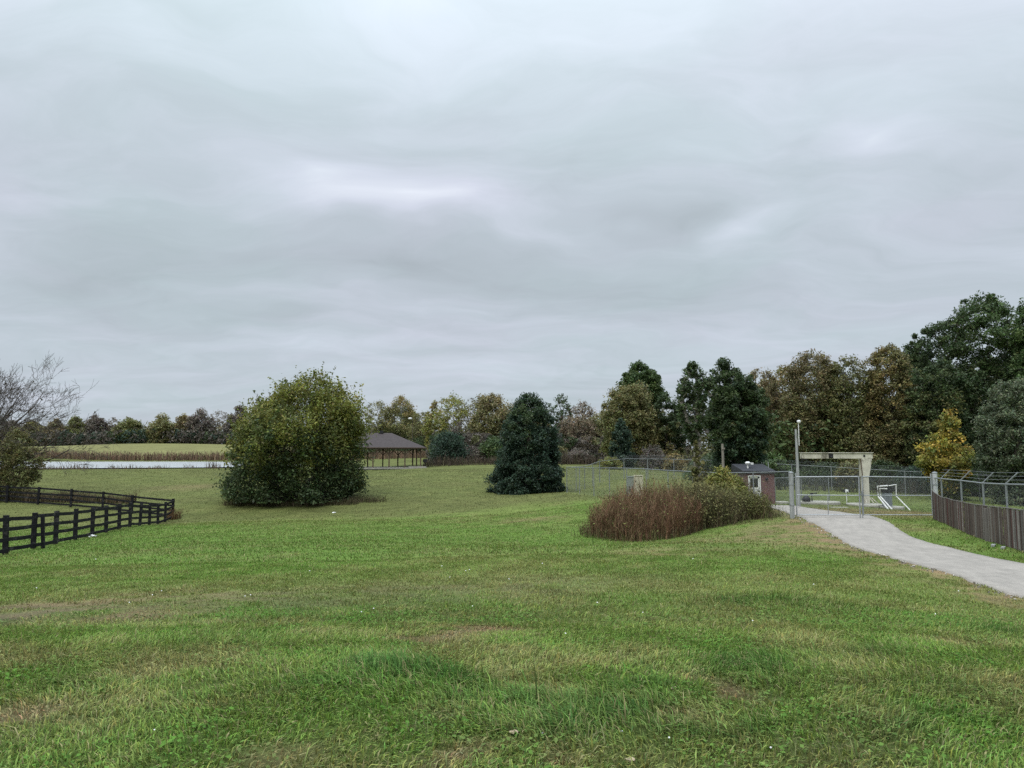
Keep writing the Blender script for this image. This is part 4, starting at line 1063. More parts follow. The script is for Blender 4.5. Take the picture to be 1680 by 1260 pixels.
# brown board fence
bf = resample([P(1531, 853, 33.8), P(1560, 864, 29.8), P(1600, 880, 26), P(1640, 893, 23.4), P(1680, 905, 21), P(1740, 925, 18.5)], 200)
hts = np.interp(np.linspace(0, 1, 200), [0, .04, .15, .3, .6, 1], [1.22, 1.15, 1.02, 1.02, 1.08, 1.12])
sN = np.concatenate([[0], np.cumsum(np.linalg.norm(np.diff(bf, axis=0), axis=1))])
bw = .102; nb_ = int(sN[-1] / bw)
root = empty('board_fence', (*bf[90], tz(*bf[90])), 'brown stained vertical board fence curving along the right of the road', 'fence')
mbA = MB(); gb = np.random.default_rng(8); bcol = []
for i in range(nb_):
    s0 = (i + .5) * bw; x0, y0 = np.interp(s0, sN, bf[:, 0]), np.interp(s0, sN, bf[:, 1]); x1, y1 = np.interp(s0 + .05, sN, bf[:, 0]), np.interp(s0 + .05, sN, bf[:, 1])
    rz_ = math.atan2(y1 - y0, x1 - x0); hb = np.interp(s0, sN, hts) + gb.normal(0, .014); zb = tz(x0, y0) - .02 + .05 * gb.random()
    o_ = gb.normal(0, .007)
    mbA.box((x0 + o_ * math.sin(rz_), y0 - o_ * math.cos(rz_), zb + hb / 2), (bw * .9, .02, hb), rz_, gb.normal(0, .008))
    worn = gb.random() < .10 + .45 * sstep(.62, .8, np.array(s0 / sN[-1])); red = gb.random() < .12
    cb_ = np.array([.165, .15, .135]) if worn else (np.array([.095, .04, .036]) if red else np.array([.088, .068, .058]))
    bcol += [cb_ * (.6 + .8 * gb.random())] * 8
bo = mbA.build('boards', None, root)
at_ = bo.data.color_attributes.new('Col', 'FLOAT_COLOR', 'POINT'); c4 = np.ones((len(bcol), 4), np.float32); c4[:, :3] = np.array(bcol); at_.data.foreach_set('color', c4.ravel())
m, nt, nd, lk, out = newmat('stained_boards')
at = N(nt, 'ShaderNodeAttribute', _attribute_name='Col'); tc = N(nt, 'ShaderNodeTexCoord'); mp = N(nt, 'ShaderNodeMapping'); mp.inputs['Scale'].default_value = (9, 9, .7); lk.new(tc.outputs['Object'], mp.inputs['Vector'])
nz = N(nt, 'ShaderNodeTexNoise', Scale=4.0, Detail=6.0, Roughness=.7); lk.new(mp.outputs[0], nz.inputs['Vector'])
c1 = mulcol(at.outputs['Color'], maprange(nz.outputs['Fac'], .3, .7, .55, 1.5))
b_ = N(nt, 'ShaderNodeBsdfPrincipled', Roughness=.9); b_.inputs['Specular IOR Level'].default_value = .15; lk.new(c1, b_.inputs['Base Color']); lk.new(b_.outputs[0], out.inputs[0]); bo.data.materials.append(m)
for zf in (.25, .8):
    pp = [np.array([x + .04, y + .04, tz(x, y) + zf]) for x, y in bf[::8]]; mb = MB()
    for a, b in zip(pp[:-1], pp[1:]): mb.bar(a, b, .04, .09)
    mb.build('backing_rail', M['picket'], root)
pp = [np.array([x, y, tz(x, y) + h + .02]) for (x, y), h in zip(bf[::5], hts[::5])]; mb = MB()
mb.tube(pp, .018, 6); mb.build('cap_cord', M['picketgrey'], root)
k_ = 120
MB().box((bf[k_][0] - .05, bf[k_][1] - .06, tz(*bf[k_]) + .5), (.12, .1, 1.06), .9).build('post', M['picketgrey'], root)
for xx, yy in ((1630, 897), (1646, 901)):
    p = ground_at(xx, yy); mb = MB(); mb.box((p[0], p[1], p[2] + .035), (.28, .1, .07), .9); tag(mb.build('wood_offcut', M['postwood'], origin=p, bevel=.008), 'pale wood offcut lying at the board fence foot, ' + ('left one of two' if xx == 1630 else 'right one of two'), 'board', 'wood offcuts by the board fence')

# ------------------------------------------------------------------ picnic shelter
c0 = on(690, 770, 110); rot = R(16.6)
ux, uy = np.array([math.cos(rot), math.sin(rot), 0]), np.array([-math.sin(rot), math.cos(rot), 0])
LX, LY, HP = 11.2, 7.0, 2.72
zb = c0[2] + .02
org = np.array([c0[0], c0[1], zb]); W_ = lambda a, b, z: org - ux * a + uy * b + np.array([0, 0, z])
root = empty('picnic_shelter', W_(LX / 2, LY / 2, 0), 'open picnic shelter with a brown hip roof on timber posts', 'shelter')
mb = MB(); mb.box(W_(LX / 2, LY / 2, -.02), (LX + 1.6, LY + 1.6, .22), rot); mb.build('slab', M['slab'], root)
posts_ = [(a, 0) for a in np.linspace(0, LX, 6)] + [(a, LY) for a in np.linspace(0, LX, 6)] + [(0, LY / 2), (LX, LY / 2)]
for a, b in posts_:
    MB().bar(W_(a, b, .05), W_(a, b, HP), .16, .16, (0, 1, 0)).build('post', M['timber'], root)
    mb = MB()
    if b in (0, LY):
        for s in (-1, 1):
            if -.1 < a + s * .8 < LX + .1: mb.bar(W_(a + s * .06, b, HP - .85), W_(a + s * .8, b, HP - .08), .09, .1, (0, 1, 0))
    if a in (0, LX):
        for s in (-1, 1):
            if -.1 < b + s * .8 < LY + .1: mb.bar(W_(a, b + s * .06, HP - .85), W_(a, b + s * .8, HP - .08), .09, .1, (1, 0, 0))
    mb.build('brace', M['timber'], root)
mb = MB()
for b in (0, LY): mb.bar(W_(-.1, b, HP + .1), W_(LX + .1, b, HP + .1), .16, .2)
for a in (0, LX): mb.bar(W_(a, .09, HP + .1), W_(a, LY - .09, HP + .1), .16, .2)
mb.build('beam', M['timber'], root)
ov = .65; ez, rz2 = HP + .18, HP + 2.3
vs = [W_(-ov, -ov, ez), W_(LX + ov, -ov, ez), W_(LX + ov, LY + ov, ez), W_(-ov, LY + ov, ez), W_(LY / 2 + ov - .45, LY / 2, rz2), W_(LX - LY / 2 - ov + .45, LY / 2, rz2)]
vs += [v - [0, 0, .16] for v in vs[:4]]
mb = MB(); mb.add(vs, [(0, 4, 5, 1), (1, 5, 2), (2, 5, 4, 3), (3, 4, 0), (0, 1, 7, 6), (1, 2, 8, 7), (2, 3, 9, 8), (3, 0, 6, 9), (6, 7, 8, 9)])
rf_ = mb.build('roof', M['shingle'], root)
mb = MB(); a_ = LY / 2 + ov - .45 + 1.9; mb.bar(W_(a_ - .35, LY / 2, rz2 - .05), W_(a_ - .35, LY / 2, rz2 + .32), .6, .6, (0, 1, 0)); mb.build('vent', M['black'], rf_)
mb = MB()
for b in (-ov - .02, LY + ov + .02): mb.bar(W_(-ov, b, ez - .07), W_(LX + ov, b, ez - .05), .03, .11)
for a in (-ov - .02, LX + ov + .02): mb.bar(W_(a, -ov, ez - .07), W_(a, LY + ov, ez - .05), .03, .11)
mb.build('fascia', M['timber'], rf_)
# grill on a post beside the shelter
p = on(697, 768, 110.5); root = empty('park_grill', p, 'black box grill on a post right of the picnic shelter', 'grill')
MB().tube([p, p + [0, 0, .8]], .05, 8).build('pole', M['black'], root)
mb = MB(); mb.box(p + [0, 0, .95], (.55, .45, .3)); mb.box(p + [0, .2, 1.15], (.55, .04, .12)); mb.build('firebox', M['black'], root)
mb = MB(); mb.box(p + [-1.0, -.4, .12], (2.4, 1.2, .16)); mb.build('pad', M['slab'], root)
# lamp on a slim pole in front of the wood
p = on(676, 762, 122); root = empty('yard_lamp', p, 'pale round lamp head on a slim pole behind the picnic shelter', 'lamp')
zl = P(672, 687, 122)[2]
MB().tube([p - [0, 0, .2], [p[0], p[1], zl - .1], [p[0] - .15, p[1] - .1, zl + .05]], .035, 8).build('pole', M['bark'], root)
MB().lathe([p[0] - .35, p[1] - .2, zl], [(.06, .2), (.28, .12), (.32, 0), (.22, -.14), (.05, -.18)], 14).build('lamp_head', M['white'], root, smooth=True)

# ------------------------------------------------------------------ brick hut
z_ = tz(17.8, 55.5); xL, xR = P(1221.5, 800, 55)[0], P(1271, 800, 55)[0]; y0 = 55.0; dp = 2.4; hw_ = P(1240, 777, 55)[2] - z_
cxh = (xL + xR) / 2
root = empty('brick_hut', (cxh, y0 + dp / 2, z_), 'small red brick hut with a dark roof and white door', 'hut')
wl = MB(); th_ = .2; dx0, dx1 = P(1227.5, 800, 55)[0], P(1248, 800, 55)[0]; hd = P(1240, 780, 55)[2] - z_
wl.box(((xL + dx0) / 2, y0 + th_ / 2, z_ + hw_ / 2), (dx0 - xL, th_, hw_)); wl.box(((xR + dx1) / 2, y0 + th_ / 2, z_ + hw_ / 2), (xR - dx1, th_, hw_))
wl.box(((dx0 + dx1) / 2, y0 + th_ / 2, z_ + (hw_ + hd) / 2), (dx1 - dx0, th_, hw_ - hd))
wl.box((xL + th_ / 2, y0 + th_ + (dp - th_) / 2, z_ + hw_ / 2), (th_, dp - th_, hw_)); wl.box((xR - th_ / 2, y0 + th_ + (dp - th_) / 2, z_ + hw_ / 2), (th_, dp - th_, hw_))
wl.box((cxh, y0 + dp + th_ / 2, z_ + hw_ / 2), (xR - xL, th_, hw_)); wl.build('wall', M['brick'], root)
dw = dx1 - dx0; dcx = (dx0 + dx1) / 2
dr = MB(); dr.box((dcx, y0 + .06, z_ + .62), (dw - .16, .05, 1.16)); dr.box((dcx - dw * .37, y0 + .06, z_ + 1.62), (.1, .05, .84)); dr.box((dcx + dw * .37, y0 + .06, z_ + 1.62), (.1, .05, .84)); dr.box((dcx, y0 + .06, z_ + hd - .12), (dw - .16, .05, .16))
door = dr.build('door', M['white'], root)
MB().box((dcx, y0 + .07, z_ + 1.6), (dw * .66, .02, .8)).build('pane', M['glass'], door)
MB().tube([(dcx + dw * .33, y0 + .035, z_ + 1.0), (dcx + dw * .33, y0 - .03, z_ + 1.0)], .035, 10).build('handle', M['galv'], door)
fm = MB(); fm.box((dx0 + .035, y0 + .01, z_ + hd / 2), (.07, .14, hd)); fm.box((dx1 - .035, y0 + .01, z_ + hd / 2), (.07, .14, hd)); fm.box((dcx, y0 + .01, z_ + hd - .033), (dw - .144, .14, .066)); fm.build('door_frame', M['white'], root)
rz3 = z_ + hw_
rf_ = MB(); e_ = .13; f0, f1 = rz3 + .003, rz3 + .2
rv = [(xL - e_, y0 - e_, f0), (xR + e_ * .4, y0 - e_, f0), (xR + e_ * .4, y0 + dp + .3, f0), (xL - e_, y0 + dp + .3, f0), (xL - e_, y0 - e_, f1), (xR + e_ * .4, y0 - e_, f1), (xR + .06, y0 + dp + .3, f1 + .45), (xL - e_, y0 + dp + .3, f1 + .45)]
rf_.add(rv, [(3, 2, 1, 0), (4, 5, 6, 7), (0, 1, 5, 4), (1, 2, 6, 5), (2, 3, 7, 6), (3, 0, 4, 7)]); rfo = rf_.build('roof', M['darkroof'], root)
mb = MB(); px_ = P(1226, 762, 56); mb.tube([(px_[0], y0 + .9, f1 + .1), (px_[0], y0 + .9, f1 + .5)], .06, 8); mb.lathe((px_[0], y0 + .9, f1 + .45), [(.16, 0), (.2, .1), (.1, .2)], 12); mb.box((px_[0] + .3, y0 + .9, f1 + .5), (.2, .16, .14)); mb.build('vent', M['white'], rfo)
px_ = P(1260, 765, 56); MB().tube([(px_[0], y0 + .8, f1 + .05), (px_[0] - .06, y0 + .8, f1 + .62)], .025, 6).build('mast', M['galv'], rfo)
px_ = P(1257, 786, 55); mb = MB(); mb.box((px_[0], y0 - .06, px_[2]), (.12, .12, .16)); mb.lathe((px_[0] + .02, y0 - .14, px_[2] + .05), [(.05, -.1), (.09, 0), (.05, .05)], 10); mb.build('wall_lamp', M['black'], root)
px_ = P(1272, 800, 55); MB().box((xR + .035, y0 + .3, px_[2]), (.06, .06, .36)).build('conduit_box', M['white'], root)

# ------------------------------------------------------------------ hoist, pole, lids, hatch
p = on(1419, 830, 49.5); bx0, bx1 = P(1314, 748, 49.5)[0], P(1430, 748, 49.5)[0]; bz1, bz0 = P(1400, 743.5, 49.5)[2], P(1400, 752.5, 49.5)[2]
root = empty('concrete_hoist', p, 'weathered cream concrete hoist with one column and a long overhead beam', 'hoist')
mb = MB(); mb.box(((bx0 + bx1) / 2, 49.5, (bz0 + bz1) / 2), (bx1 - bx0, .36, bz1 - bz0)); mb.box(((bx0 + bx1) / 2, 49.5, bz1 + .02), (bx1 - bx0 + .05, .5, .04)); beam = mb.build('beam', M['conc'], root, bevel=.015)
mb = MB(); q = P(1364, 748, 49.2); mb.box((q[0], 49.28, q[2]), (.26, .07, .3)); mb.lathe((q[0], 49.23, q[2] - .08), [(.06, -.05), (.09, 0), (.06, .05)], 10); mb.build('trolley_plate', M['black'], beam)
mb = MB(); q = P(1319, 753, 49.5); mb.box((q[0] + .0, 49.5, q[2] - .02), (.3, .3, .1)); mb.build('end_stop', M['black'], beam)
mb = MB(); q = P(1418, 748, 49.3); mb.tube([(q[0], 49.30, q[2]), (q[0], 49.36, q[2])], .07, 10); mb.build('bolt_hole', M['black'], beam)
cz0 = P(1418, 782, 49.5)[2]; cxx = P(1419.5, 770, 49.5)[0]
mb = MB(); x0, x1, x2, x3 = P(1411, 752, 49.5)[0], P(1428, 752, 49.5)[0], P(1412.5, 782, 49.5)[0], P(1424, 782, 49.5)[0]
vs = []
for (a, b, z__) in ((x2, x3, cz0), (x2, x3 + .1, cz0 + .5), (x0, x1, bz0 - .003)): vs += [(a, 49.3, z__), (b, 49.3, z__), (b, 49.75, z__), (a, 49.75, z__)]
fs = [(3, 2, 1, 0), (8, 9, 10, 11)]
for l in (0, 4):
    for j in range(4): fs.append((l + j, l + (j + 1) % 4, l + 4 + (j + 1) % 4, l + 4 + j))
mb.add(vs, fs); mb.build('column_head', M['conc'], root, bevel=.015)
mb = MB(); xa, xb = P(1414.5, 800, 49.5)[0], P(1424.5, 800, 49.5)[0]; mb.box(((xa + xb) / 2, 49.52, (p[2] + cz0) / 2), (xb - xa, .36, cz0 - p[2] - .004)); mb.build('column', M['conc'], root, bevel=.015)
MB().tube([(x0 - .06, 49.3, bz0), (x2 - .02, 49.25, cz0 + .2), (x2 - .02, 49.25, p[2])], .03, 6).build('conduit', M['timber'], root)
for s in (-.35, -.15, .32, .55):
    MB().bar((cxx + s * .5, 49.4, p[2] + .55), (cxx + s * 1.25, 49.15, p[2] + .08), .05, .05).build('strut', M['conc'], root)


def lid(px, py, D, rx_, ry_, lb, h=.16):
    q = on(px, py, D); root = MB(); root.lathe(q - [0, 0, .1], [(1, 0), (1, h + .06), (.985, h + .1), (0.02, h + .11)], 36, rx_, ry_)
    return tag(root.build('concrete_pad', M['slab'], origin=q), lb, 'concrete pad', 'round concrete pads'), q


lid(1419, 831, 49.2, 1.05, 1.3, 'round concrete base under the hoist column')
_, q1 = lid(1345, 826.5, 49.8, 1.26, 1.1, 'wide round concrete lid under the hoist beam with black pump gear on it')
lid(1462, 834, 48, .72, .9, 'round concrete lid under the white pipe rails')
lid(1283, 817, 54, .42, .6, 'small pale concrete lid just right of the brick hut', .2)
lid(1376, 833.5, 46.3, .55, .22, 'thin flat concrete strip in the grass near the hoist', .02)
# pump gear on lid
q = on(1325, 820, 49.6); q[2] += .17; root = empty('valve_gear', q, 'black valve and hose gear on the wide concrete lid', 'valve')
MB().lathe(q + [-.08, 0, 0], [(.24, 0), (.26, .14), (.18, .28), (.08, .36)], 14).build('body', M['black'], root, smooth=True)
mb = MB(); mb.tube([q + [.28, 0, 0], q + [.28, 0, .5], q + [.62, 0, .52]], .045, 8); mb.lathe(q + [.28, 0, .42], [(.1, 0), (.1, .12)], 10); mb.build('pipe', M['black'], root)
# small white gauge on a stake
q = on(1389, 817, 55); root = empty('gauge_stake', q, 'white round gauge with black flanges on a short stake', 'gauge')
zz = P(1389, 806.5, 55)[2]
MB().tube([q - [0, 0, .1], [q[0], q[1], zz]], .03, 8).build('stake', M['white'], root)
MB().box([q[0], q[1], zz + .02], (.26, .2, .24)).build('dial', M['white'], root, bevel=.04)
mb = MB(); mb.box([q[0] - .18, q[1], zz + .06], (.09, .22, .2)); mb.box([q[0] + .18, q[1], zz + .06], (.09, .22, .2)); mb.box([q[0] + .02, q[1] - .11, zz - .03], (.1, .03, .05)); mb.build('flange', M['black'], root)
# hatch with pipe rails
q = on(1458, 834, 47.8); root = empty('pump_hatch', q, 'grey ribbed pump housing between bent white pipe rails', 'pump')
X_ = lambda px, py: P(px, py, 47.6)
body = MB(); xa, xb = X_(1452, 820)[0], X_(1464, 820)[0]; zt = X_(1458, 809)[2]
for k in range(6): body.box((xa + (xb - xa) * (k + .5) / 6, 47.8, (q[2] + .1 + zt) / 2), ((xb - xa) / 6 * .7, .42, zt - q[2] - .1))
body.box(((xa + xb) / 2, 47.85, (q[2] + zt) / 2 + .03), (xb - xa - .02, .34, zt - q[2] - .1)); body.build('housing', M['grey'], root)
mb = MB(); zt2 = X_(1458, 797)[2]; mb.box(((xa + xb) / 2, 47.8, (zt + zt2) / 2 + .01), (xb - xa + .06, .42, zt2 - zt - .02)); mb.build('motor_cover', M['black'], root, bevel=.03)
for k, off in enumerate((0, 3.8)):
    A = X_(1456 - off * .2, 797 + off * 1.3); B = X_(1439.5 + off, 798 + off * .9); Cc = X_(1441 + off, 815); Dd = X_(1449 + off * 1.7, 837)
    MB().tube([A, B, Cc, [Dd[0], 46.9, tz(Dd[0], 46.9) - .05]], .045, 8).build('pipe_rail', M['white'], root)
A, B, Cc, Dd = X_(1458, 797), X_(1470, 795), X_(1470.5, 814), X_(1485, 837)
MB().tube([A, B, Cc, [Dd[0], 46.9, tz(Dd[0], 46.9) - .05]], .035, 8).build('pipe_rail', M['white'], root)
# tall light pole
q = on(1311, 822, 47); root = empty('light_pole', q, 'grey wooden pole with a small lamp on a thin pipe above it', 'light pole')
zt = P(1309, 704, 47)[2]
MB().tube([q - [0, 0, .3], [q[0] - .05, q[1], zt]], .105, 12, .07).build('pole', M['postwood'], root)
zl = P(1312, 692, 47)[2]
mb = MB(); mb.tube([[q[0] + .08, q[1] - .1, zt - 1.0], [q[0] + .08, q[1] - .1, zl]], .025, 8); mb.build('conduit', M['white'], root)
MB().lathe([q[0] + .1, q[1] - .12, zl], [(.03, .1), (.1, .07), (.12, 0), (.08, -.08), (.03, -.1)], 12).build('lamp', M['white'], root, smooth=True)
# pale broken pole in the enclosure
q = on(1187, 800, 57); root = MB(); zt = P(1187, 728, 57)[2]
root.tube([q - [0, 0, .2], [q[0] + .03, q[1], q[2] + 1.5], [q[0], q[1], zt]], .12, 10, .085); root.box([q[0] + .02, q[1] - .1, zt - .35], (.26, .05, .12))
tag(root.build('pale_post', M['palebark'], origin=q), 'pale weathered pole in front of the dense dark green tree', 'pole')
# utility cabinets
for (x0, x1, tp, D, m_, lb, k) in ((1041, 1056, 781, 53, 'tan', 'tan utility cabinet with a shut pair of doors behind the fence', 0), (1030, 1041, 782.5, 53.3, 'greybox', 'grey green meter box left of the tan cabinet', 1)):
    a, b = P(x0, 800, D)[0], P(x1, 800, D)[0] - .012; zg = tz((a + b) / 2, D + .3); zt = P(x0, tp, D)[2]
    root = empty('utility_cabinet', ((a + b) / 2, D + .3, zg), lb, 'cabinet', 'utility cabinets')
    MB().box(((a + b) / 2, D + .3, (zg + zt) / 2), (b - a, .55, zt - zg)).build('case', M[m_], root, bevel=.012)
    MB().box(((a + b) / 2, D + .3, zt + .025), (b - a + .004, .62, .04)).build('lid', M[m_], root)
    if k == 0:
        for s in (-1, 1):
            d_ = MB().box(((a + b) / 2 + s * (b - a) * .24, D + .012, (zg + zt) / 2), ((b - a) * .45, .02, (zt - zg) * .86)).build('door', M[m_], root)
            MB().box(((a + b) / 2 + s * (b - a) * (.1 if s > 0 else .36), D - .01, zt - (.35 if s < 0 else .75)), (.07, .03, .09)).build('handle', M['black'], d_)
    else:
        for s in (-1, 1): MB().box(((a + b) / 2 + s * .1, D + .01, zg + .62), (.05, .04, .2)).build('meter', M['black'], root)
        MB().box(((a + b) / 2 + .02, D + .01, zg + .5), (.28, .04, .05)).build('bracket', M['black'], root)

# ------------------------------------------------------------------ small things on the lawn
def pebble(name, px, py, s, mat, lb, cat, group=None, flat=.55):
    p = ground_at(px, py); g = np.random.default_rng(int(px * 7 + py)); mb = MB()
    pf = [(.02, -.5), (.6, -.42), (.95, -.1), (.9, .2), (.5, .45), (.02, .5)]
    mb.lathe(p + [0, 0, s * flat * .3 + .02], [(r * s, z * s * flat) for r, z in pf], 9, 1.15, .85)
    mb.v = [tuple(np.array(v) + g.normal(0, s * .09, 3)) for v in mb.v]
    return tag(mb.build(name, M[mat], origin=p, smooth=False), lb, cat, group)


pebble('stone', 843, 1208, .026, 'stone', 'tan stone with a tuft of grass behind it in the foreground', 'stone', 'stones in the near lawn')
pebble('stone', 1033, 1254, .026, 'stone', 'pale brown stone at the bottom edge of the photo', 'stone', 'stones in the near lawn')
pebble('stone', 1106, 1134, .026, 'stone', 'small pale stone lying in a dry patch', 'stone', 'stones in the near lawn', .4)
pebble('litter', 152, 881, .17, 'litter', 'white scrap of litter by the near paddock fence', 'litter')
pebble('litter', 548, 842, .13, 'litter', 'white scrap of litter on the grass before the huge bush', 'litter')
pebble('litter', 1000, 876, .08, 'litter', 'white scrap of litter at the left foot of the red brown thicket', 'litter')
# scattered white clover heads and pale fallen leaves
g = np.random.default_rng(88); mb = MB()
fl = [(60, 969), (250, 981), (265, 974), (402, 983), (411, 981), (212, 994), (593, 1010), (613, 1004), (764, 940), (770, 938), (738, 951), (725, 932), (835, 954), (890, 928), (1055, 1011), (980, 994), (928, 1047), (1235, 1025), (1265, 1241), (1098, 1224), (1535, 1013), (1335, 963), (890, 1216), (253, 1211), (1020, 1213), (1573, 974), (1137, 920), (157, 920), (508, 940), (775, 1000)]
for (x, y) in fl:
    p = ground_at(x, y); s = .004 + .00055 * p[1]; mb.lathe(p + [0, 0, .045], [(.1 * s, -s * .6), (s, -.2 * s), (s * .8, .5 * s), (.1 * s, .8 * s)], 6)
tag(mb.build('clover_flowers', M['litter']), 'white clover heads dotted over the lawn', 'flowers', kind='stuff')
# taller seed stalks and coarse tufts
pts = np.concatenate([ell(g, 55, *ground_at(x, y)[:2], .16, .12)[0] for x, y in ((845, 1200), (1320, 1240), (1370, 1250), (705, 1205), (1580, 1235), (20, 1235), (960, 1225), (1240, 1180))])
stalks('grass_tufts', 'coarse pale grass tufts standing above the near lawn', 'grass', pts, np.full(len(pts), .13), [(.16, .18, .07), (.12, .17, .05), (.2, .2, .1)], .005, 53, 'stuff', twigs=0, lean=.5)
# pale gravel crumbs along the left road edge
k = g.integers(0, NR, 420); p0 = rl[k] + np.stack([-.05 - np.abs(g.normal(0, .16, 420)), g.normal(0, .2, 420)], 1); zz = terrain(p0[:, 0], p0[:, 1])
V, F = leaf_mesh(g, np.stack([p0[:, 0], p0[:, 1], zz + .03], 1), .042, .5, 1.0, 2.0)
V2 = V - np.repeat(np.array([[0, 0, .03]]), len(V), 0)
col = np.repeat((np.array([.46, .43, .38]) * (.6 + .7 * g.random((420, 1)))), 4, 0)
b4 = np.arange(420)[:, None] * 4; nV = len(V)
sides = [np.concatenate([b4 + a, b4 + (a + 1) % 4, b4 + (a + 1) % 4 + nV, b4 + a + nV], 1) for a in range(4)]
o = np_mesh('road_edge_gravel', np.concatenate([V, V2]), [F] + sides, M['stalk'], col=np.concatenate([col, col])); tag(o, 'loose gravel crumbs along the left road edge', 'gravel', kind='stuff')

# ------------------------------------------------------------------ sky and light
SUN_EL, SUN_AZ = R(52), R(215)
w = bpy.data.worlds.new('World'); bpy.context.scene.world = w; w.use_nodes = True
nt = w.node_tree; nt.nodes.clear(); lk = nt.links
out = nt.nodes.new('ShaderNodeOutputWorld'); bg = nt.nodes.new('ShaderNodeBackground'); bg.inputs[1].default_value = .1
sky = nt.nodes.new('ShaderNodeTexSky'); sky.sky_type = 'NISHITA'; sky.sun_disc = False; sky.sun_elevation = SUN_EL; sky.sun_rotation = SUN_AZ; sky.dust_density = 2.0


def MA(op, a, b=None, c=None):
    n = nt.nodes.new('ShaderNodeMath'); n.operation = op
    for i, v in enumerate((a, b, c)):
        if v is None: continue
        if isinstance(v, (int, float)): n.inputs[i].default_value = v
        else: lk.new(v, n.inputs[i])
    return n.outputs[0]


tc = nt.nodes.new('ShaderNodeTexCoord'); sx = nt.nodes.new('ShaderNodeSeparateXYZ'); lk.new(tc.outputs['Generated'], sx.inputs[0])
ZO = .16
den = MA('ADD', MA('MAXIMUM', sx.outputs[2], 0.0), ZO)
cu, cv = MA('DIVIDE', sx.outputs[0], den), MA('DIVIDE', sx.outputs[1], den)
cb = nt.nodes.new('ShaderNodeCombineXYZ'); lk.new(cu, cb.inputs[0]); lk.new(cv, cb.inputs[1])
# wander the cloud plane a little so patches are ragged
wn = N(nt, 'ShaderNodeTexNoise', Scale=1.5, Detail=3.0, Roughness=.5); lk.new(cb.outputs[0], wn.inputs['Vector'])
vs_ = nt.nodes.new('ShaderNodeVectorMath'); vs_.operation = 'SUBTRACT'; lk.new(wn.outputs['Color'], vs_.inputs[0]); vs_.inputs[1].default_value = (.5, .5, .5)
va = nt.nodes.new('ShaderNodeVectorMath'); va.operation = 'MULTIPLY_ADD'; lk.new(vs_.outputs[0], va.inputs[0]); va.inputs[1].default_value = (.9, .7, 0); lk.new(cb.outputs[0], va.inputs[2])


def plane(px, py):
    u, v = (px - CX) / FPX, (CY - py) / FPX; d = np.array([u, cp - v * sp, sp + v * cp]); d /= np.linalg.norm(d); q = max(d[2], 0) + ZO
    return d[0] / q, d[1] / q


na = N(nt, 'ShaderNodeTexNoise', Scale=1.1, Detail=8.0, Roughness=.6); mpp = nt.nodes.new('ShaderNodeMapping'); mpp.inputs['Scale'].default_value = (.8, 1.0, 1); mpp.inputs['Rotation'].default_value = (0, 0, R(20)); lk.new(va.outputs[0], mpp.inputs[0]); lk.new(mpp.outputs[0], na.inputs['Vector'])
nb = N(nt, 'ShaderNodeTexNoise', Scale=4.5, Detail=6.0, Roughness=.6); mpq = nt.nodes.new('ShaderNodeMapping'); mpq.inputs['Scale'].default_value = (.55, 1.3, 1); lk.new(va.outputs[0], mpq.inputs[0]); lk.new(mpq.outputs[0], nb.inputs['Vector'])
val = MA('ADD', MA('MULTIPLY', MA('SUBTRACT', na.outputs['Fac'], .5), .44), MA('MULTIPLY', MA('SUBTRACT', nb.outputs['Fac'], .5), .26))
# bright and dark banks seen in the photograph (direction on the cloud deck)
for (px, py, wx, wy, amt) in [(640, 70, 300, 110, .10), (650, 345, 190, 45, .34), (560, 300, 150, 40, .2), (1480, 250, 140, 60, .17), (1210, 380, 90, 30, .16), (850, 380, 140, 25, .10), (450, 570, 160, 20, .14), (1150, 560, 300, 22, .08),
                              (680, 430, 400, 55, -.30), (1000, 480, 300, 45, -.2), (120, 470, 260, 70, -.18), (1080, 370, 110, 40, -.14), (400, 520, 300, 30, -.1), (1350, 120, 260, 70, -.06), (950, 270, 150, 50, -.08), (300, 380, 200, 50, -.08), (1560, 470, 180, 40, -.03), (250, 90, 150, 80, .04), (150, 250, 200, 60, -.02), (60, 640, 260, 40, .06), (700, 620, 350, 30, .06)]:
    u0, v0 = plane(px, py); ru = abs(plane(px + wx, py)[0] - u0); rv = abs(plane(px, py - wy)[1] - plane(px, py + wy)[1]) / 2
    mp = nt.nodes.new('ShaderNodeMapping'); mp.inputs['Location'].default_value = (-u0 / (ru * 1.6), -v0 / (rv * 1.6), 0); mp.inputs['Scale'].default_value = (1 / (ru * 1.6), 1 / (rv * 1.6), 0)
    gr_ = nt.nodes.new('ShaderNodeTexGradient'); gr_.gradient_type = 'QUADRATIC_SPHERE'; lk.new(va.outputs[0], mp.inputs[0]); lk.new(mp.outputs[0], gr_.inputs[0])
    val = MA('ADD', val, MA('MULTIPLY', gr_.outputs['Fac'], amt))
ramp = nt.nodes.new('ShaderNodeValToRGB'); cr = ramp.color_ramp
cr.elements[0].position = .2; cr.elements[0].color = (.348, .402, .428, 1)
cr.elements[1].position = .85; cr.elements[1].color = (.69, .75, .805, 1)
e = cr.elements.new(.45); e.color = (.447, .507, .552, 1); e = cr.elements.new(.62); e.color = (.545, .597, .668, 1)
lk.new(MA('ADD', val, .5), ramp.inputs[0])
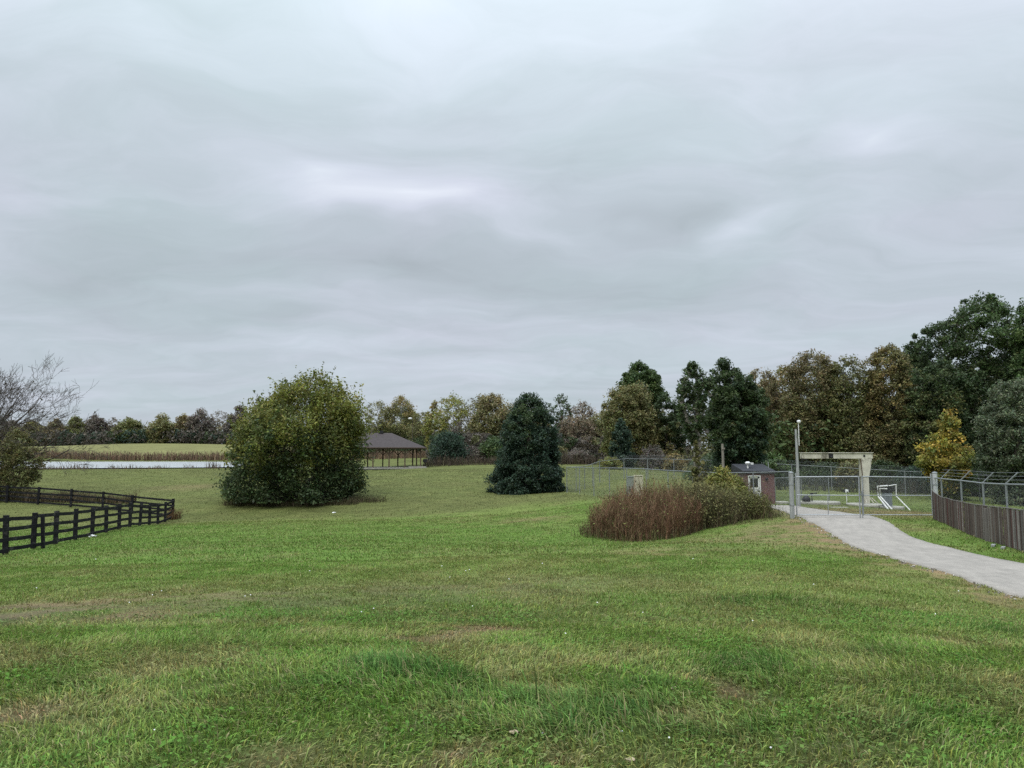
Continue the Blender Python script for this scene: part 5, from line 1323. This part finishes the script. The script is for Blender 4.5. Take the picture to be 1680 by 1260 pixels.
# overcast decks are brighter overhead; boosted well past that to light the ground
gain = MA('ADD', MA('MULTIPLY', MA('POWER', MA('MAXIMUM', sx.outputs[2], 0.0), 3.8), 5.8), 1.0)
sc_ = nt.nodes.new('ShaderNodeVectorMath'); sc_.operation = 'SCALE'; tn = N(nt, 'ShaderNodeTexNoise', Scale=1.3, Detail=3.0); lk.new(mpp.outputs[0], tn.inputs['Vector'])
tr_ = nt.nodes.new('ShaderNodeValToRGB'); tr_.color_ramp.elements[0].position = .36; tr_.color_ramp.elements[0].color = (.975, 1.004, .995, 1); tr_.color_ramp.elements[1].position = .64; tr_.color_ramp.elements[1].color = (1.022, .99, 1.02, 1); lk.new(tn.outputs['Fac'], tr_.inputs[0])
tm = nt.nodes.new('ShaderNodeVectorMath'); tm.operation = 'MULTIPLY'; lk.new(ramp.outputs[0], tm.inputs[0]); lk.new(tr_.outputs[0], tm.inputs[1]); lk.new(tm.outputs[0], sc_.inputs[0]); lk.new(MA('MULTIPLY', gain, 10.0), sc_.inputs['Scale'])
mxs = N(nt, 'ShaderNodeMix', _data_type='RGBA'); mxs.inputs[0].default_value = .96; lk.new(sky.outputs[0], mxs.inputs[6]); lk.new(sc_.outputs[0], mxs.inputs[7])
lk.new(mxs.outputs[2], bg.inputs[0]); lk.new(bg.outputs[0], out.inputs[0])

sd = bpy.data.lights.new('sun', 'SUN'); sd.energy = 1.5; sd.angle = R(35); sd.color = (1, .97, .92)
so = bpy.data.objects.new('sun', sd); C.objects.link(so)
so.rotation_euler = (R(90) - SUN_EL, 0, math.pi - SUN_AZ + 0.0)
# point the lamp away from (sin az, cos az) at the sky's sun position
import mathutils
dirv = mathutils.Vector((math.sin(SUN_AZ) * math.cos(SUN_EL), math.cos(SUN_AZ) * math.cos(SUN_EL), math.sin(SUN_EL)))
so.rotation_euler = dirv.to_track_quat('Z', 'Y').to_euler()

cam = bpy.data.cameras.new('camera'); co = bpy.data.objects.new('camera', cam); C.objects.link(co)
cam.sensor_width = 36; cam.lens = 36 * FPX / 1680; cam.clip_start = .1; cam.clip_end = 6000
co.location = (0, 0, EYE); co.rotation_euler = (math.pi / 2 + PITCH, 0, 0)
s = bpy.context.scene; s.camera = co
s.view_settings.view_transform = 'Standard'; s.view_settings.look = 'None'; s.view_settings.gamma = 1; s.view_settings.exposure = .19
s.cycles.transparent_max_bounces = 24; s.cycles.max_bounces = 6; s.cycles.use_denoising = False
